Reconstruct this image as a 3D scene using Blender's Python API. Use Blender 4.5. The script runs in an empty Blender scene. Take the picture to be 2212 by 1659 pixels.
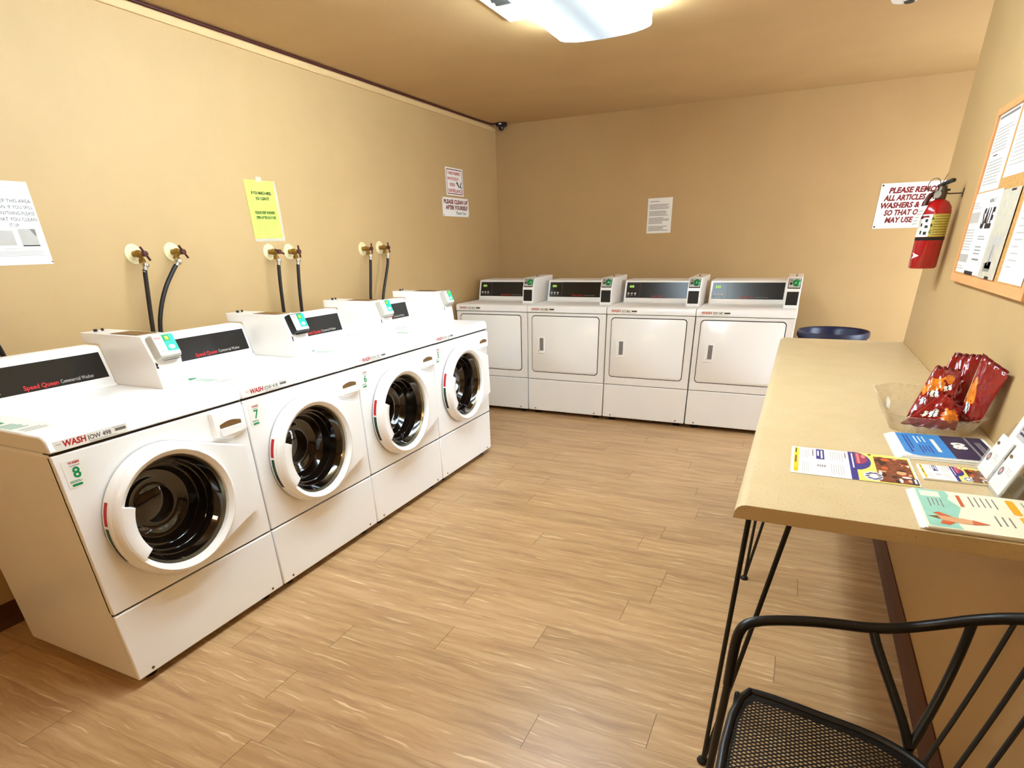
import bpy, bmesh, math, random
from mathutils import Vector, Matrix
random.seed(7)
S = bpy.context.scene
COL = S.collection
PI = math.pi

# ------------------------------------------------------------------ camera
cam = bpy.data.objects.new('camera', bpy.data.cameras.new('camera'))
COL.objects.link(cam)
rt = Vector((0.90720263, 0.42002715, -0.02367669))
up = Vector((-0.16578875, 0.40867297, 0.8974968))
fw = Vector((-0.38664905, 0.81028612, -0.44038496))
cam.matrix_world = Matrix(((rt.x, up.x, -fw.x, 2.73884), (rt.y, up.y, -fw.y, -5.60661),
                           (rt.z, up.z, -fw.z, 1.37443), (0, 0, 0, 1)))
cam.data.sensor_width = 36
cam.data.lens = 36 * 1234.826 / 2212
cam.data.shift_y = (1131.83 - 829.5) / 2212
cam.data.clip_start = 0.02
S.camera = cam

# ------------------------------------------------------------------ light and exposure
S.view_settings.view_transform = 'Standard'
S.view_settings.look = 'None'
S.view_settings.gamma = 1
S.view_settings.use_curve_mapping = False
S.view_settings.exposure = 0.88
S.cycles.use_denoising = True
W = bpy.data.worlds.new('world')
S.world = W
W.use_nodes = True
W.node_tree.nodes['Background'].inputs[0].default_value = (0.75, 0.85, 1, 1)
W.node_tree.nodes['Background'].inputs[1].default_value = 0.3
FIXTURE = 60.0      # ceiling fixture in view

def area(name, loc, direction, sx, sy, power, color):
    l = bpy.data.lights.new(name, 'AREA')
    l.shape = 'RECTANGLE'; l.size = sx; l.size_y = sy; l.energy = power; l.color = color
    o = bpy.data.objects.new(name, l); COL.objects.link(o)
    o.location = loc
    o.rotation_euler = Vector(direction).to_track_quat('-Z', 'Y').to_euler()
    return o
# daylight through the glazed door of the alcove at the far right
area('daylight', (4.52, -1.0, 1.15), (-1, -0.12, -0.05), 1.0, 1.7, 38, (0.74, 0.87, 1.0))

# warm fill light added behind the viewer, no lamp stands there
area('rear_warm_fill', (1.6, -6.7, 2.25), (0, 0.75, -0.65), 0.4, 0.4, 10, (1.0, 0.70, 0.36))

# ------------------------------------------------------------------ materials
def lin(c):
    def f(v):
        v /= 255
        return v / 12.92 if v <= 0.04045 else ((v + 0.055) / 1.055) ** 2.4
    return (f(c[0]), f(c[1]), f(c[2]), 1)
class N:
    def __init__(s, m):
        s.t = m.node_tree; s.n = s.t.nodes; s.l = s.t.links
    def new(s, kind, **kw):
        o = s.n.new(kind)
        for k, v in kw.items(): setattr(o, k, v)
        return o
    def math(s, op, a, b=None, c=None):
        o = s.new('ShaderNodeMath', operation=op)
        for i, v in enumerate((a, b, c)):
            if v is None: continue
            if isinstance(v, (int, float)): o.inputs[i].default_value = v
            else: s.l.new(v, o.inputs[i])
        return o.outputs[0]
    def mix(s, fac, a, b, mode='MIX'):
        o = s.new('ShaderNodeMix', data_type='RGBA', blend_type=mode)
        for i, v in ((0, fac), (6, a), (7, b)):
            if isinstance(v, (int, float)): o.inputs[i].default_value = v
            elif isinstance(v, tuple): o.inputs[i].default_value = v
            else: s.l.new(v, o.inputs[i])
        return o.outputs[2]
    def noise(s, vec, scale, detail=3, rough=0.5):
        o = s.new('ShaderNodeTexNoise'); o.inputs['Scale'].default_value = scale
        o.inputs['Detail'].default_value = detail; o.inputs['Roughness'].default_value = rough
        if vec is not None: s.l.new(vec, o.inputs['Vector'])
        return o.outputs[0]
    def ramp(s, fac, stops):
        o = s.new('ShaderNodeValToRGB'); e = o.color_ramp.elements
        while len(e) < len(stops): e.new(0.5)
        for i, (p, c) in enumerate(stops): e[i].position = p; e[i].color = c
        s.l.new(fac, o.inputs[0]); return o.outputs[0]
    def bump(s, h, strength, dist=0.002):
        o = s.new('ShaderNodeBump'); o.inputs['Strength'].default_value = strength
        o.inputs['Distance'].default_value = dist
        s.l.new(h, o.inputs['Height']); return o.outputs[0]
    def mapped(s, scale, kind='Object'):
        tc = s.new('ShaderNodeTexCoord'); mp = s.new('ShaderNodeMapping')
        mp.inputs['Scale'].default_value = scale
        s.l.new(tc.outputs[kind], mp.inputs[0]); return mp.outputs[0]
def mat(name, c, rough=0.5, metal=0, coat=0, spec=0.5, var=0.0, vscale=20, bump=0, bscale=200, trans=0, ior=1.45, alpha=1, emit=0):
    m = bpy.data.materials.new(name); m.use_nodes = True
    k = N(m); b = k.n['Principled BSDF']
    col = lin(c)
    b.inputs['Base Color'].default_value = col
    b.inputs['Roughness'].default_value = rough
    b.inputs['Metallic'].default_value = metal
    b.inputs['Coat Weight'].default_value = coat
    b.inputs['Coat Roughness'].default_value = 0.08
    b.inputs['Specular IOR Level'].default_value = spec
    b.inputs['Transmission Weight'].default_value = trans
    b.inputs['IOR'].default_value = ior
    b.inputs['Alpha'].default_value = alpha
    if emit:
        b.inputs['Emission Color'].default_value = col; b.inputs['Emission Strength'].default_value = emit
    tc = k.new('ShaderNodeTexCoord')
    if var:
        f = k.noise(tc.outputs['Object'], vscale)
        lo = tuple(max(0, x * (1 - var)) for x in col[:3]) + (1,)
        hi = tuple(min(1, x * (1 + var)) for x in col[:3]) + (1,)
        k.l.new(k.ramp(f, [(0.3, lo), (0.7, hi)]), b.inputs['Base Color'])
    if bump:
        k.l.new(k.bump(k.noise(tc.outputs['Object'], bscale, 2), bump), b.inputs['Normal'])
    return m
M = {}
M['wall'] = mat('wall_paint', (190, 157, 107), 0.55, var=0.03, vscale=3, bump=0.25, bscale=140)
M['ceil'] = mat('ceiling_paint', (190, 155, 104), 0.7, var=0.03, vscale=3, bump=0.35, bscale=110)
M['trim'] = mat('trim_paint', (208, 176, 124), 0.5, var=0.02)
M['base'] = mat('brown_cove_vinyl', (84, 48, 28), 0.45, var=0.15, vscale=8)
M['white'] = mat('white_enamel', (250, 247, 243), 0.22, coat=0.3, var=0.012, vscale=4)
M['dwhite'] = mat('dryer_enamel', (248, 245, 241), 0.28, coat=0.2, var=0.012, vscale=4)
M['plastic'] = mat('white_plastic', (250, 248, 245), 0.3, var=0.01)
M['gap'] = mat('dark_seam', (38, 24, 18), 0.7, var=0.1)
M['foot'] = mat('black_rubber', (20, 16, 14), 0.6, var=0.1)
M['panel'] = mat('black_panel', (26, 23, 21), 0.22, var=0.1)
M['glass'] = mat('dark_door_glass', (15, 9, 6), 0.04, spec=0.8, coat=0.8, var=0.2, vscale=9)
M['chrome'] = mat('door_gasket_chrome', (150, 135, 105), 0.25, metal=0.8, var=0.05)
M['slot'] = mat('brown_recess', (118, 84, 40), 0.6, var=0.1)
M['red'] = mat('red_print', (186, 22, 26), 0.45, var=0.04)
M['dred'] = mat('maroon_print', (120, 16, 26), 0.45, var=0.04)
M['ink'] = mat('black_ink', (24, 20, 22), 0.5, var=0.05)
M['grey'] = mat('grey_ink', (128, 122, 118), 0.5, var=0.05)
M['lgrey'] = mat('pale_grey_ink', (186, 180, 172), 0.5, var=0.05)
M['green'] = mat('green_print', (10, 142, 82), 0.4, var=0.04)
M['dgreen'] = mat('dark_green_print', (16, 62, 34), 0.4, var=0.1)
M['teal'] = mat('teal_label', (32, 200, 160), 0.35, var=0.05)
M['lime'] = mat('lime_label', (176, 226, 60), 0.35, var=0.05)
M['paper'] = mat('white_paper', (240, 237, 230), 0.6, var=0.015, vscale=12)
M['label'] = mat('label_film', (244, 241, 232), 0.35, var=0.01)
M['gpaper'] = mat('newsprint', (196, 186, 166), 0.7, var=0.1, vscale=40)
M['lgreen'] = mat('lime_paper', (196, 212, 98), 0.55, var=0.06, vscale=14)
M['film'] = mat('clear_film', (238, 228, 205), 0.25, var=0.02, alpha=0.45)
M['brass'] = mat('aged_brass', (150, 118, 58), 0.35, metal=0.8, var=0.2, vscale=60)
M['steel'] = mat('steel', (190, 186, 176), 0.25, metal=0.9, var=0.08, vscale=50)
M['hred'] = mat('dark_red_handle', (74, 26, 22), 0.4, var=0.15, vscale=60)
M['hose'] = mat('black_hose', (24, 14, 14), 0.45, var=0.1)
M['cream'] = mat('cream_plate', (238, 220, 168), 0.5, var=0.03)
M['grey_plastic'] = mat('grey_plastic', (190, 184, 172), 0.4, var=0.04)
M['black_plastic'] = mat('black_plastic', (22, 20, 20), 0.35, var=0.08)
M['blackmetal'] = mat('black_powder_coat', (22, 19, 17), 0.38, var=0.12, vscale=80, bump=0.1, bscale=300)
M['ext'] = mat('extinguisher_red', (168, 10, 16), 0.22, coat=0.5, var=0.03)
M['yellow'] = mat('yellow_print', (238, 206, 40), 0.4, var=0.03)
M['olive'] = mat('olive_label', (196, 180, 84), 0.4, var=0.08, vscale=60)
M['gun'] = mat('gunmetal', (96, 80, 66), 0.4, metal=0.6, var=0.1)
M['cork'] = mat('cork', (198, 148, 84), 0.8, var=0.18, vscale=160)
M['frame'] = mat('pine_frame', (222, 160, 102), 0.5, var=0.08, vscale=25)
M['fdark'] = mat('frame_edge', (128, 44, 36), 0.5, var=0.06)
M['blue'] = mat('sky_blue_print', (38, 136, 208), 0.35, var=0.08, vscale=60)
M['navy'] = mat('navy_print', (44, 38, 72), 0.35, var=0.15, vscale=60)
M['indigo'] = mat('indigo_print', (42, 44, 132), 0.35, var=0.05)
M['magenta'] = mat('magenta_print', (158, 44, 92), 0.35, var=0.08, vscale=50)
M['pink'] = mat('pink_print', (226, 122, 112), 0.35, var=0.05)
M['brown'] = mat('brown_photo_print', (128, 62, 34), 0.4, var=0.5, vscale=90)
M['dbrown'] = mat('dark_brown_print', (62, 26, 18), 0.4, var=0.2, vscale=90)
M['skin'] = mat('tan_print', (222, 166, 120), 0.4, var=0.1, vscale=90)
M['lyellow'] = mat('pale_yellow_print', (240, 226, 110), 0.4, var=0.04)
M['creamp'] = mat('cream_paper', (246, 238, 210), 0.5, var=0.015)
M['mint'] = mat('mint_print', (150, 206, 186), 0.4, var=0.05, vscale=40)
M['orange'] = mat('orange_print', (244, 178, 44), 0.4, var=0.04)
M['rust'] = mat('rust_print', (208, 92, 48), 0.4, var=0.15, vscale=80)
M['bin'] = mat('navy_bin_plastic', (30, 32, 58), 0.4, var=0.08)
M['liner'] = mat('dark_blue_liner', (22, 26, 66), 0.3, var=0.2, vscale=18, bump=0.6, bscale=30)
M['vent'] = mat('vent_metal', (200, 192, 176), 0.4, var=0.03)
M['ventdark'] = mat('vent_shadow', (52, 48, 42), 0.7, var=0.05)
M['gdome'] = mat('green_display_lens', (12, 128, 66), 0.08, coat=1.0, var=0.15, vscale=60)
M['dispgreen'] = mat('lit_digits', (150, 200, 90), 0.5, emit=0.35)
M['bagred'] = mat('snack_bag_red', (134, 14, 12), 0.24, coat=0.5, var=0.18, vscale=24)
M['bagor'] = mat('snack_bag_orange', (226, 124, 26), 0.26, coat=0.4, var=0.3, vscale=30)
M['bagsil'] = mat('snack_bag_silver', (190, 180, 168), 0.2, metal=0.7, var=0.1)

def clear_plastic(name, tint, trans=0.8):
    m = bpy.data.materials.new(name); m.use_nodes = True
    k = N(m); out = k.n['Material Output']; b = k.n['Principled BSDF']
    b.inputs['Base Color'].default_value = lin(tint); b.inputs['Roughness'].default_value = 0.08
    b.inputs['Coat Weight'].default_value = 0.6
    tr = k.new('ShaderNodeBsdfTransparent'); tr.inputs[0].default_value = (0.97, 0.96, 0.93, 1)
    fr = k.new('ShaderNodeLayerWeight'); fr.inputs[0].default_value = 0.35
    nz = k.noise(k.mapped((1, 1, 1)), 70, 2)
    f = k.math('ADD', k.math('MULTIPLY', fr.outputs['Facing'], 0.55), k.math('MULTIPLY', nz, 2 * (1 - trans)))
    f = k.math('MINIMUM', k.math('MAXIMUM', k.math('SUBTRACT', f, 0.1), 0.05), 0.9)
    mx = k.new('ShaderNodeMixShader')
    k.l.new(f, mx.inputs[0]); k.l.new(tr.outputs[0], mx.inputs[1]); k.l.new(b.outputs[0], mx.inputs[2])
    k.l.new(mx.outputs[0], out.inputs[0])
    return m
M['clear'] = clear_plastic('clear_tray_plastic', (206, 188, 158), 0.74)
M['acrylic'] = clear_plastic('clear_acrylic', (224, 222, 216), 0.92)

def floor_mat():
    m = bpy.data.materials.new('wood_plank_vinyl'); m.use_nodes = True
    k = N(m); b = k.n['Principled BSDF']
    tc = k.new('ShaderNodeTexCoord'); sp = k.new('ShaderNodeSeparateXYZ')
    k.l.new(tc.outputs['Object'], sp.inputs[0])
    x, y = sp.outputs[0], sp.outputs[1]
    ry = k.math('DIVIDE', k.math('ADD', y, 0.062), 0.152)
    row = k.math('FLOOR', ry); fy = k.math('FRACT', ry)
    wn = k.new('ShaderNodeTexWhiteNoise', noise_dimensions='1D'); k.l.new(row, wn.inputs['W'])
    rx = k.math('DIVIDE', k.math('ADD', x, k.math('MULTIPLY', wn.outputs[0], 1.22)), 1.22)
    colid = k.math('FLOOR', rx); fx = k.math('FRACT', rx)
    w2 = k.new('ShaderNodeTexWhiteNoise', noise_dimensions='2D')
    cv = k.new('ShaderNodeCombineXYZ'); k.l.new(row, cv.inputs[0]); k.l.new(colid, cv.inputs[1])
    k.l.new(cv.outputs[0], w2.inputs['Vector'])
    pid = w2.outputs[0]
    # grain: stretched along the planks, shifted per plank, gently wavy
    wv = k.new('ShaderNodeCombineXYZ')
    k.l.new(k.math('ADD', k.math('MULTIPLY', x, 5.0), k.math('MULTIPLY', pid, 23.0)), wv.inputs[0]); k.l.new(k.math('MULTIPLY', y, 9.0), wv.inputs[1])
    wob = k.math('MULTIPLY', k.math('SUBTRACT', k.noise(wv.outputs[0], 1.0, 2, 0.5), 0.5), 0.045)
    yg = k.math('ADD', y, wob)
    gv = k.new('ShaderNodeCombineXYZ')
    k.l.new(k.math('ADD', k.math('MULTIPLY', x, 1.6), k.math('MULTIPLY', pid, 37.0)), gv.inputs[0])
    k.l.new(k.math('MULTIPLY', yg, 19.0), gv.inputs[1]); k.l.new(k.math('MULTIPLY', pid, 9.0), gv.inputs[2])
    g1 = k.noise(gv.outputs[0], 1.6, 5, 0.62)
    gv2 = k.new('ShaderNodeCombineXYZ')
    k.l.new(k.math('ADD', k.math('MULTIPLY', x, 4.0), k.math('MULTIPLY', pid, 11.0)), gv2.inputs[0])
    k.l.new(k.math('MULTIPLY', yg, 70.0), gv2.inputs[1])
    g2 = k.noise(gv2.outputs[0], 1.0, 4, 0.6)
    base = k.ramp(g1, [(0.25, lin((153, 116, 80))), (0.5, lin((182, 144, 100))), (0.75, lin((199, 164, 122)))])
    c = k.mix(k.ramp(g2, [(0.60, (0, 0, 0, 1)), (0.69, (0.9, 0.9, 0.9, 1))]), base, lin((222, 192, 150)))
    c = k.mix(k.ramp(g2, [(0.26, (0.7, 0.7, 0.7, 1)), (0.40, (0, 0, 0, 1))]), c, lin((140, 104, 66)))
    tone = k.ramp(pid, [(0.0, (0.91, 0.90, 0.88, 1)), (1.0, (1.06, 1.06, 1.06, 1))])
    c = k.mix(1.0, c, tone, 'MULTIPLY')
    # seams
    ex = k.math('MULTIPLY', k.math('MINIMUM', fx, k.math('SUBTRACT', 1.0, fx)), 1.22)
    ey = k.math('MULTIPLY', k.math('MINIMUM', fy, k.math('SUBTRACT', 1.0, fy)), 0.152)
    seam = k.math('LESS_THAN', k.math('MINIMUM', ex, k.math('MULTIPLY', ey, 1.4)), 0.0013)
    joint = k.math('LESS_THAN', ex, 0.0013)
    c = k.mix(k.math('ADD', k.math('MULTIPLY', seam, 0.45), k.math('MULTIPLY', joint, 0.4)), c, lin((104, 72, 42)))
    k.l.new(c, b.inputs['Base Color'])
    b.inputs['Roughness'].default_value = 0.36
    b.inputs['Specular IOR Level'].default_value = 0.42
    k.l.new(k.bump(g2, 0.12), b.inputs['Normal'])
    return m
M['floor'] = floor_mat()

def counter_mat():
    m = bpy.data.materials.new('speckled_laminate'); m.use_nodes = True
    k = N(m); b = k.n['Principled BSDF']
    v = k.mapped((1, 1, 1))
    n1 = k.noise(v, 260, 2); n2 = k.noise(v, 420, 1); n3 = k.noise(v, 9, 3)
    c = k.ramp(n3, [(0.3, lin((202, 177, 132))), (0.7, lin((210, 185, 142)))])
    c = k.mix(k.ramp(n1, [(0.66, (0, 0, 0, 1)), (0.70, (1, 1, 1, 1))]), c, lin((176, 142, 92)))
    c = k.mix(k.ramp(n2, [(0.70, (0, 0, 0, 1)), (0.74, (1, 1, 1, 1))]), c, lin((140, 104, 60)))
    k.l.new(c, b.inputs['Base Color']); b.inputs['Roughness'].default_value = 0.38
    return m
M['counter'] = counter_mat()

def diffuser_mat(name, strength):
    m = bpy.data.materials.new(name); m.use_nodes = True
    k = N(m); b = k.n['Principled BSDF']
    tc = k.new('ShaderNodeTexCoord'); sp = k.new('ShaderNodeSeparateXYZ')
    k.l.new(tc.outputs['Object'], sp.inputs[0])
    ax = k.math('ABSOLUTE', sp.outputs[0])
    f = k.ramp(k.math('MULTIPLY', ax, 4.0), [(0.0, (0.0046, 0.0046, 0.0046, 1)), (0.14, (0.006, 0.006, 0.006, 1)), (0.30, (0.012, 0.012, 0.012, 1)), (0.42, (0.08, 0.08, 0.08, 1)), (0.56, (0.37, 0.37, 0.37, 1)), (0.86, (0.22, 0.22, 0.22, 1)), (0.90, (0.85, 0.85, 0.85, 1))])
    f.node.color_ramp.interpolation = 'LINEAR'
    b.inputs['Base Color'].default_value = (0.55, 0.66, 0.80, 1)
    b.inputs['Emission Color'].default_value = (0.66, 0.85, 1.0, 1)
    k.l.new(k.math('MULTIPLY', f, strength), b.inputs['Emission Strength'])
    return m
M['diff'] = diffuser_mat('lit_diffuser', FIXTURE)
M['lampwhite'] = mat('lamp_housing_white', (240, 240, 238), 0.4, var=0.01)

# ------------------------------------------------------------------ mesh builder
MESHES = {}
_TXT = {}
def glyphs(s, shear=0.0, bold=0.0, spacing=1.0):
    key = (s, shear, bold, spacing)
    if key not in _TXT:
        cu = bpy.data.curves.new('t', 'FONT'); cu.body = s; cu.size = 1; cu.shear = shear; cu.offset = bold
        cu.resolution_u = 2; cu.space_character = spacing
        o = bpy.data.objects.new('t', cu); COL.objects.link(o)
        dg = bpy.context.evaluated_depsgraph_get()
        me = bpy.data.meshes.new_from_object(o.evaluated_get(dg))
        vs = [(v.co.x, v.co.y) for v in me.vertices]; fs = [tuple(p.vertices) for p in me.polygons]
        bpy.data.objects.remove(o); bpy.data.curves.remove(cu); bpy.data.meshes.remove(me)
        _TXT[key] = (vs, fs)
    return _TXT[key]
def frame(o, u, v):
    u = Vector(u).normalized(); v = Vector(v).normalized(); n = u.cross(v)
    o = Vector(o)
    return Matrix(((u.x, v.x, n.x, o.x), (u.y, v.y, n.y, o.y), (u.z, v.z, n.z, o.z), (0, 0, 0, 1)))
class MB:
    def __init__(s): s.v = []; s.f = []; s.m = []; s.mats = []
    def mi(s, mt):
        if mt not in s.mats: s.mats.append(mt)
        return s.mats.index(mt)
    def add(s, vs, fs, mt, X=None):
        b = len(s.v); i = s.mi(mt)
        for p in vs:
            p = Vector(p)
            s.v.append(X @ p if X is not None else p)
        for f in fs: s.f.append(tuple(b + q for q in f)); s.m.append(i)
        return s
    def box(s, a, b, mt, X=None):
        x0, y0, z0 = a; x1, y1, z1 = b
        vs = [(x, y, z) for x in (x0, x1) for y in (y0, y1) for z in (z0, z1)]
        return s.add(vs, [(0, 1, 3, 2), (4, 6, 7, 5), (0, 4, 5, 1), (2, 3, 7, 6), (0, 2, 6, 4), (1, 5, 7, 3)], mt, X)
    def prism(s, poly, axis, lo, hi, mt, X=None):
        n = len(poly)
        def P(p, h):
            return {'x': (h, p[0], p[1]), 'y': (p[0], h, p[1]), 'z': (p[0], p[1], h)}[axis]
        vs = [P(p, lo) for p in poly] + [P(p, hi) for p in poly]
        fs = [tuple(range(n))[::-1], tuple(range(n, 2 * n))] + [(i, (i + 1) % n, n + (i + 1) % n, n + i) for i in range(n)]
        return s.add(vs, fs, mt, X)
    def loops(s, rings, mt, closed=True, cap0=False, cap1=False, X=None):
        n = len(rings[0]); vs = [p for r in rings for p in r]; fs = []
        for a in range(len(rings) - 1):
            for i in range(n if closed else n - 1):
                j = (i + 1) % n
                fs.append((a * n + i, a * n + j, (a + 1) * n + j, (a + 1) * n + i))
        if cap0: fs.append(tuple(range(n))[::-1])
        if cap1: fs.append(tuple(range((len(rings) - 1) * n, len(rings) * n)))
        return s.add(vs, fs, mt, X)
    def lathe(s, prof, o, ax, mt, n=32, cap0=False, cap1=False):
        ax = Vector(ax).normalized(); t = ax.orthogonal().normalized(); b = ax.cross(t); o = Vector(o)
        rings = [[o + ax * h + (t * math.cos(2 * PI * i / n) + b * math.sin(2 * PI * i / n)) * r for i in range(n)] for r, h in prof]
        return s.loops(rings, mt, True, cap0, cap1)
    def tube(s, path, r, mt, n=10, closed=False, smooth=0):
        P = [Vector(p) for p in path]
        for _ in range(smooth):
            Q = []
            m = len(P)
            if not closed: Q.append(P[0])
            for i in range(m if closed else m - 1):
                a, b = P[i], P[(i + 1) % m]
                Q += [a * 0.75 + b * 0.25, a * 0.25 + b * 0.75]
            if not closed: Q.append(P[-1])
            P = Q
        m = len(P); rings = []; pt = None
        for i in range(m):
            if closed: d = P[(i + 1) % m] - P[i - 1]
            else: d = P[min(i + 1, m - 1)] - P[max(i - 1, 0)]
            d.normalize()
            if pt is None: pt = d.orthogonal().normalized()
            pt = (pt - d * pt.dot(d)).normalized(); b = d.cross(pt)
            rr = r if isinstance(r, (int, float)) else r[min(len(r) - 1, int(i * len(r) / m))]
            rings.append([P[i] + (pt * math.cos(2 * PI * k / n) + b * math.sin(2 * PI * k / n)) * rr for k in range(n)])
        if closed: rings.append(rings[0]); return s.loops(rings, mt)
        return s.loops(rings, mt, True, True, True)
    # flat work on a frame X: u right, v up, n out
    def rect(s, X, u0, v0, u1, v1, mt, h=0.0003):
        return s.add([(u0, v0, h), (u1, v0, h), (u1, v1, h), (u0, v1, h)], [(0, 1, 2, 3)], mt, X)
    def poly(s, X, pts, mt, h=0.0003):
        return s.add([(u, v, h) for u, v in pts], [tuple(range(len(pts)))], mt, X)
    def disc(s, X, u, v, ru, rv, mt, h=0.0003, n=20, a0=0, a1=2 * PI):
        return s.poly(X, [(u + ru * math.cos(a0 + (a1 - a0) * i / n), v + rv * math.sin(a0 + (a1 - a0) * i / n)) for i in range(n if a1 - a0 > 6.28 else n + 1)], mt, h)
    def lines(s, X, u0, u1, v0, v1, n, mt, h=0.0004, fill=0.45, ragged=0.3, seed=1):
        rd = random.Random(seed); st = (v1 - v0) / n
        for i in range(n):
            e = u1 - rd.random() * ragged * (u1 - u0)
            s.rect(X, u0, v0 + st * i, e, v0 + st * (i + fill), mt, h)
        return s
    def text(s, X, txt, u, v, size, mt, h=0.0005, align='c', shear=0, bold=0, width=None, spacing=1.0):
        vs, fs = glyphs(txt, shear, bold, spacing)
        if not vs: return s
        x0 = min(p[0] for p in vs); x1 = max(p[0] for p in vs)
        sx = size if width is None else width / (x1 - x0)
        off = {'l': -x0 * sx, 'c': -(x0 + x1) / 2 * sx, 'r': -x1 * sx}[align]
        return s.add([(u + off + p[0] * sx, v + p[1] * size, h) for p in vs], fs, mt, X)
    def build(s, name, parent=None, origin=None, key=None, bevel=0, smooth=40, seg=2, solid=0):
        if origin is None: origin = Vector((0, 0, 0))
        origin = Vector(origin)
        if key and key in MESHES: me = MESHES[key]
        else:
            me = bpy.data.meshes.new(name)
            me.from_pydata([tuple(p - origin) for p in s.v], [], s.f)
            for mt in s.mats: me.materials.append(M[mt])
            me.polygons.foreach_set('material_index', s.m)
            me.update()
            if solid == 0:
                bm = bmesh.new(); bm.from_mesh(me)
                vol = [f for f in bm.faces]
                bmesh.ops.recalc_face_normals(bm, faces=vol)
                bm.to_mesh(me); bm.free()
            if smooth:
                me.polygons.foreach_set('use_smooth', [True] * len(me.polygons))
                me.set_sharp_from_angle(angle=math.radians(smooth))
            if key: MESHES[key] = me
        o = bpy.data.objects.new(name, me); COL.objects.link(o)
        if bevel:
            b = o.modifiers.new('bevel', 'BEVEL'); b.width = bevel; b.segments = seg
            b.limit_method = 'ANGLE'; b.angle_limit = math.radians(40)
        if parent is not None: o.parent = parent
        else: o.location = origin
        return o
    def top(s, name, origin, label, cat, group=None, **kw):
        o = s.build(name, None, origin, **kw); tag(o, label, cat, group); return o
def tag(o, label, cat, group=None):
    o['label'] = label; o['category'] = cat
    if group: o['group'] = group
def thing(name, loc, label, cat, group=None):
    o = bpy.data.objects.new(name, None); COL.objects.link(o); o.location = loc
    o.empty_display_size = 0.1
    tag(o, label, cat, group); return o
def struct(mb, name, **kw):
    o = mb.build(name, None, **kw); o['kind'] = 'structure'; return o

# ------------------------------------------------------------------ room
H = 2.336; RX = 3.299; RE = -1.815; FY = -7.2; AX = 4.6
struct(MB().box((-0.1, FY - 0.1, -0.1), (AX + 0.1, 0.1, 0), 'floor'), 'floor', smooth=0)
struct(MB().box((-0.1, FY - 0.1, H), (AX + 0.1, 0.1, H + 0.1), 'ceil'), 'ceiling', smooth=0)
struct(MB().box((-0.1, FY, 0), (0, 0, H), 'wall'), 'wall_left', smooth=0)
struct(MB().box((-0.1, 0, 0), (AX + 0.1, 0.1, H), 'wall'), 'wall_back', smooth=0)
struct(MB().box((RX, FY, 0), (RX + 0.12, RE, H), 'wall'), 'wall_right', smooth=0)
struct(MB().box((-0.1, FY - 0.1, 0), (RX + 0.12, FY, H), 'wall'), 'wall_front', smooth=0)
struct(MB().box((RX + 0.12, RE - 0.1, 0), (AX + 0.1, RE, H), 'wall'), 'wall_alcove', smooth=0)
# alcove end wall with a glazed door opening
wa = MB()
wa.box((AX, RE, 0), (AX + 0.1, -1.6, H), 'wall').box((AX, -0.4, 0), (AX + 0.1, 0, H), 'wall').box((AX, -1.6, 2.05), (AX + 0.1, -0.4, H), 'wall')
struct(wa, 'wall_end', smooth=0)
d = MB()
for a, b in (((AX + 0.02, -1.6, 0), (AX + 0.08, -1.5, 2.05)), ((AX + 0.02, -0.5, 0), (AX + 0.08, -0.4, 2.05)), ((AX + 0.02, -1.5, 1.95), (AX + 0.08, -0.5, 2.05)), ((AX + 0.02, -1.5, 0), (AX + 0.08, -0.5, 0.25))):
    d.box(a, b, 'lampwhite')
d.box((AX + 0.045, -1.5, 0.25), (AX + 0.053, -0.5, 1.95), 'acrylic')
struct(d, 'door_1', bevel=0.003)
prof = [(0, 0), (0.016, 0), (0.012, 0.012), (0.006, 0.03), (0.005, 0.1), (0, 0.1)]
struct(MB().prism([(RX - a, b) for a, b in prof], 'y', FY, RE + 0.004, 'base'), 'baseboard_right', smooth=0)
struct(MB().prism(prof, 'y', FY, -0.01, 'base'), 'baseboard_left', smooth=0)
struct(MB().prism([(-a, b) for a, b in prof], 'x', 2.79, AX, 'base'), 'baseboard_back', smooth=0)
struct(MB().prism([(0, 2.284), (0.011, 2.284), (0.013, 2.288), (0.013, 2.312), (0.010, 2.317), (0, 2.317)], 'y', FY, -0.03, 'trim'), 'trim_1', smooth=0)
cb = MB().tube([(0.008, FY + 0.05, 2.3265), (0.008, -4.0, 2.3265), (0.008, -1.5, 2.3275), (0.008, -0.4, 2.3285), (0.02, -0.12, 2.328), (0.075, -0.085, 2.330)], 0.0065, 'hred', 8)
cb.top('cable', (0, 0, 0), 'dark thin cable running along the top of the ceiling trim to the camera', 'cable')

# ------------------------------------------------------------------ ceiling fixtures
def fixture(name, cx, cy, L, Wd, diff, label):
    t = thing(name, (cx, cy, H), label, 'ceiling light')
    o = (cx, cy, H)
    MB().box((cx - Wd / 2 + 0.03, cy - L / 2 + 0.02, H - 0.03), (cx + Wd / 2 - 0.03, cy + L / 2 - 0.02, H), 'lampwhite').build('housing', t, o, bevel=0.003)
    hw = Wd / 2
    top_, side = H - 0.012, H - 0.064
    pr = [(cx - hw, top_), (cx - hw, side)] + [(cx - hw * math.cos(PI * i / 12), side - 0.026 * math.sin(PI * i / 12)) for i in range(1, 12)] + [(cx + hw, side), (cx + hw, top_)]
    MB().prism(pr, 'y', cy - L / 2, cy + L / 2, diff).build('diffuser', t, o, bevel=0.004)
    return t
fixture('ceiling_light', 1.690, -3.46, 2.44, 0.455, 'diff', 'wraparound fluorescent ceiling light with curved white diffuser above the machines')

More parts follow.
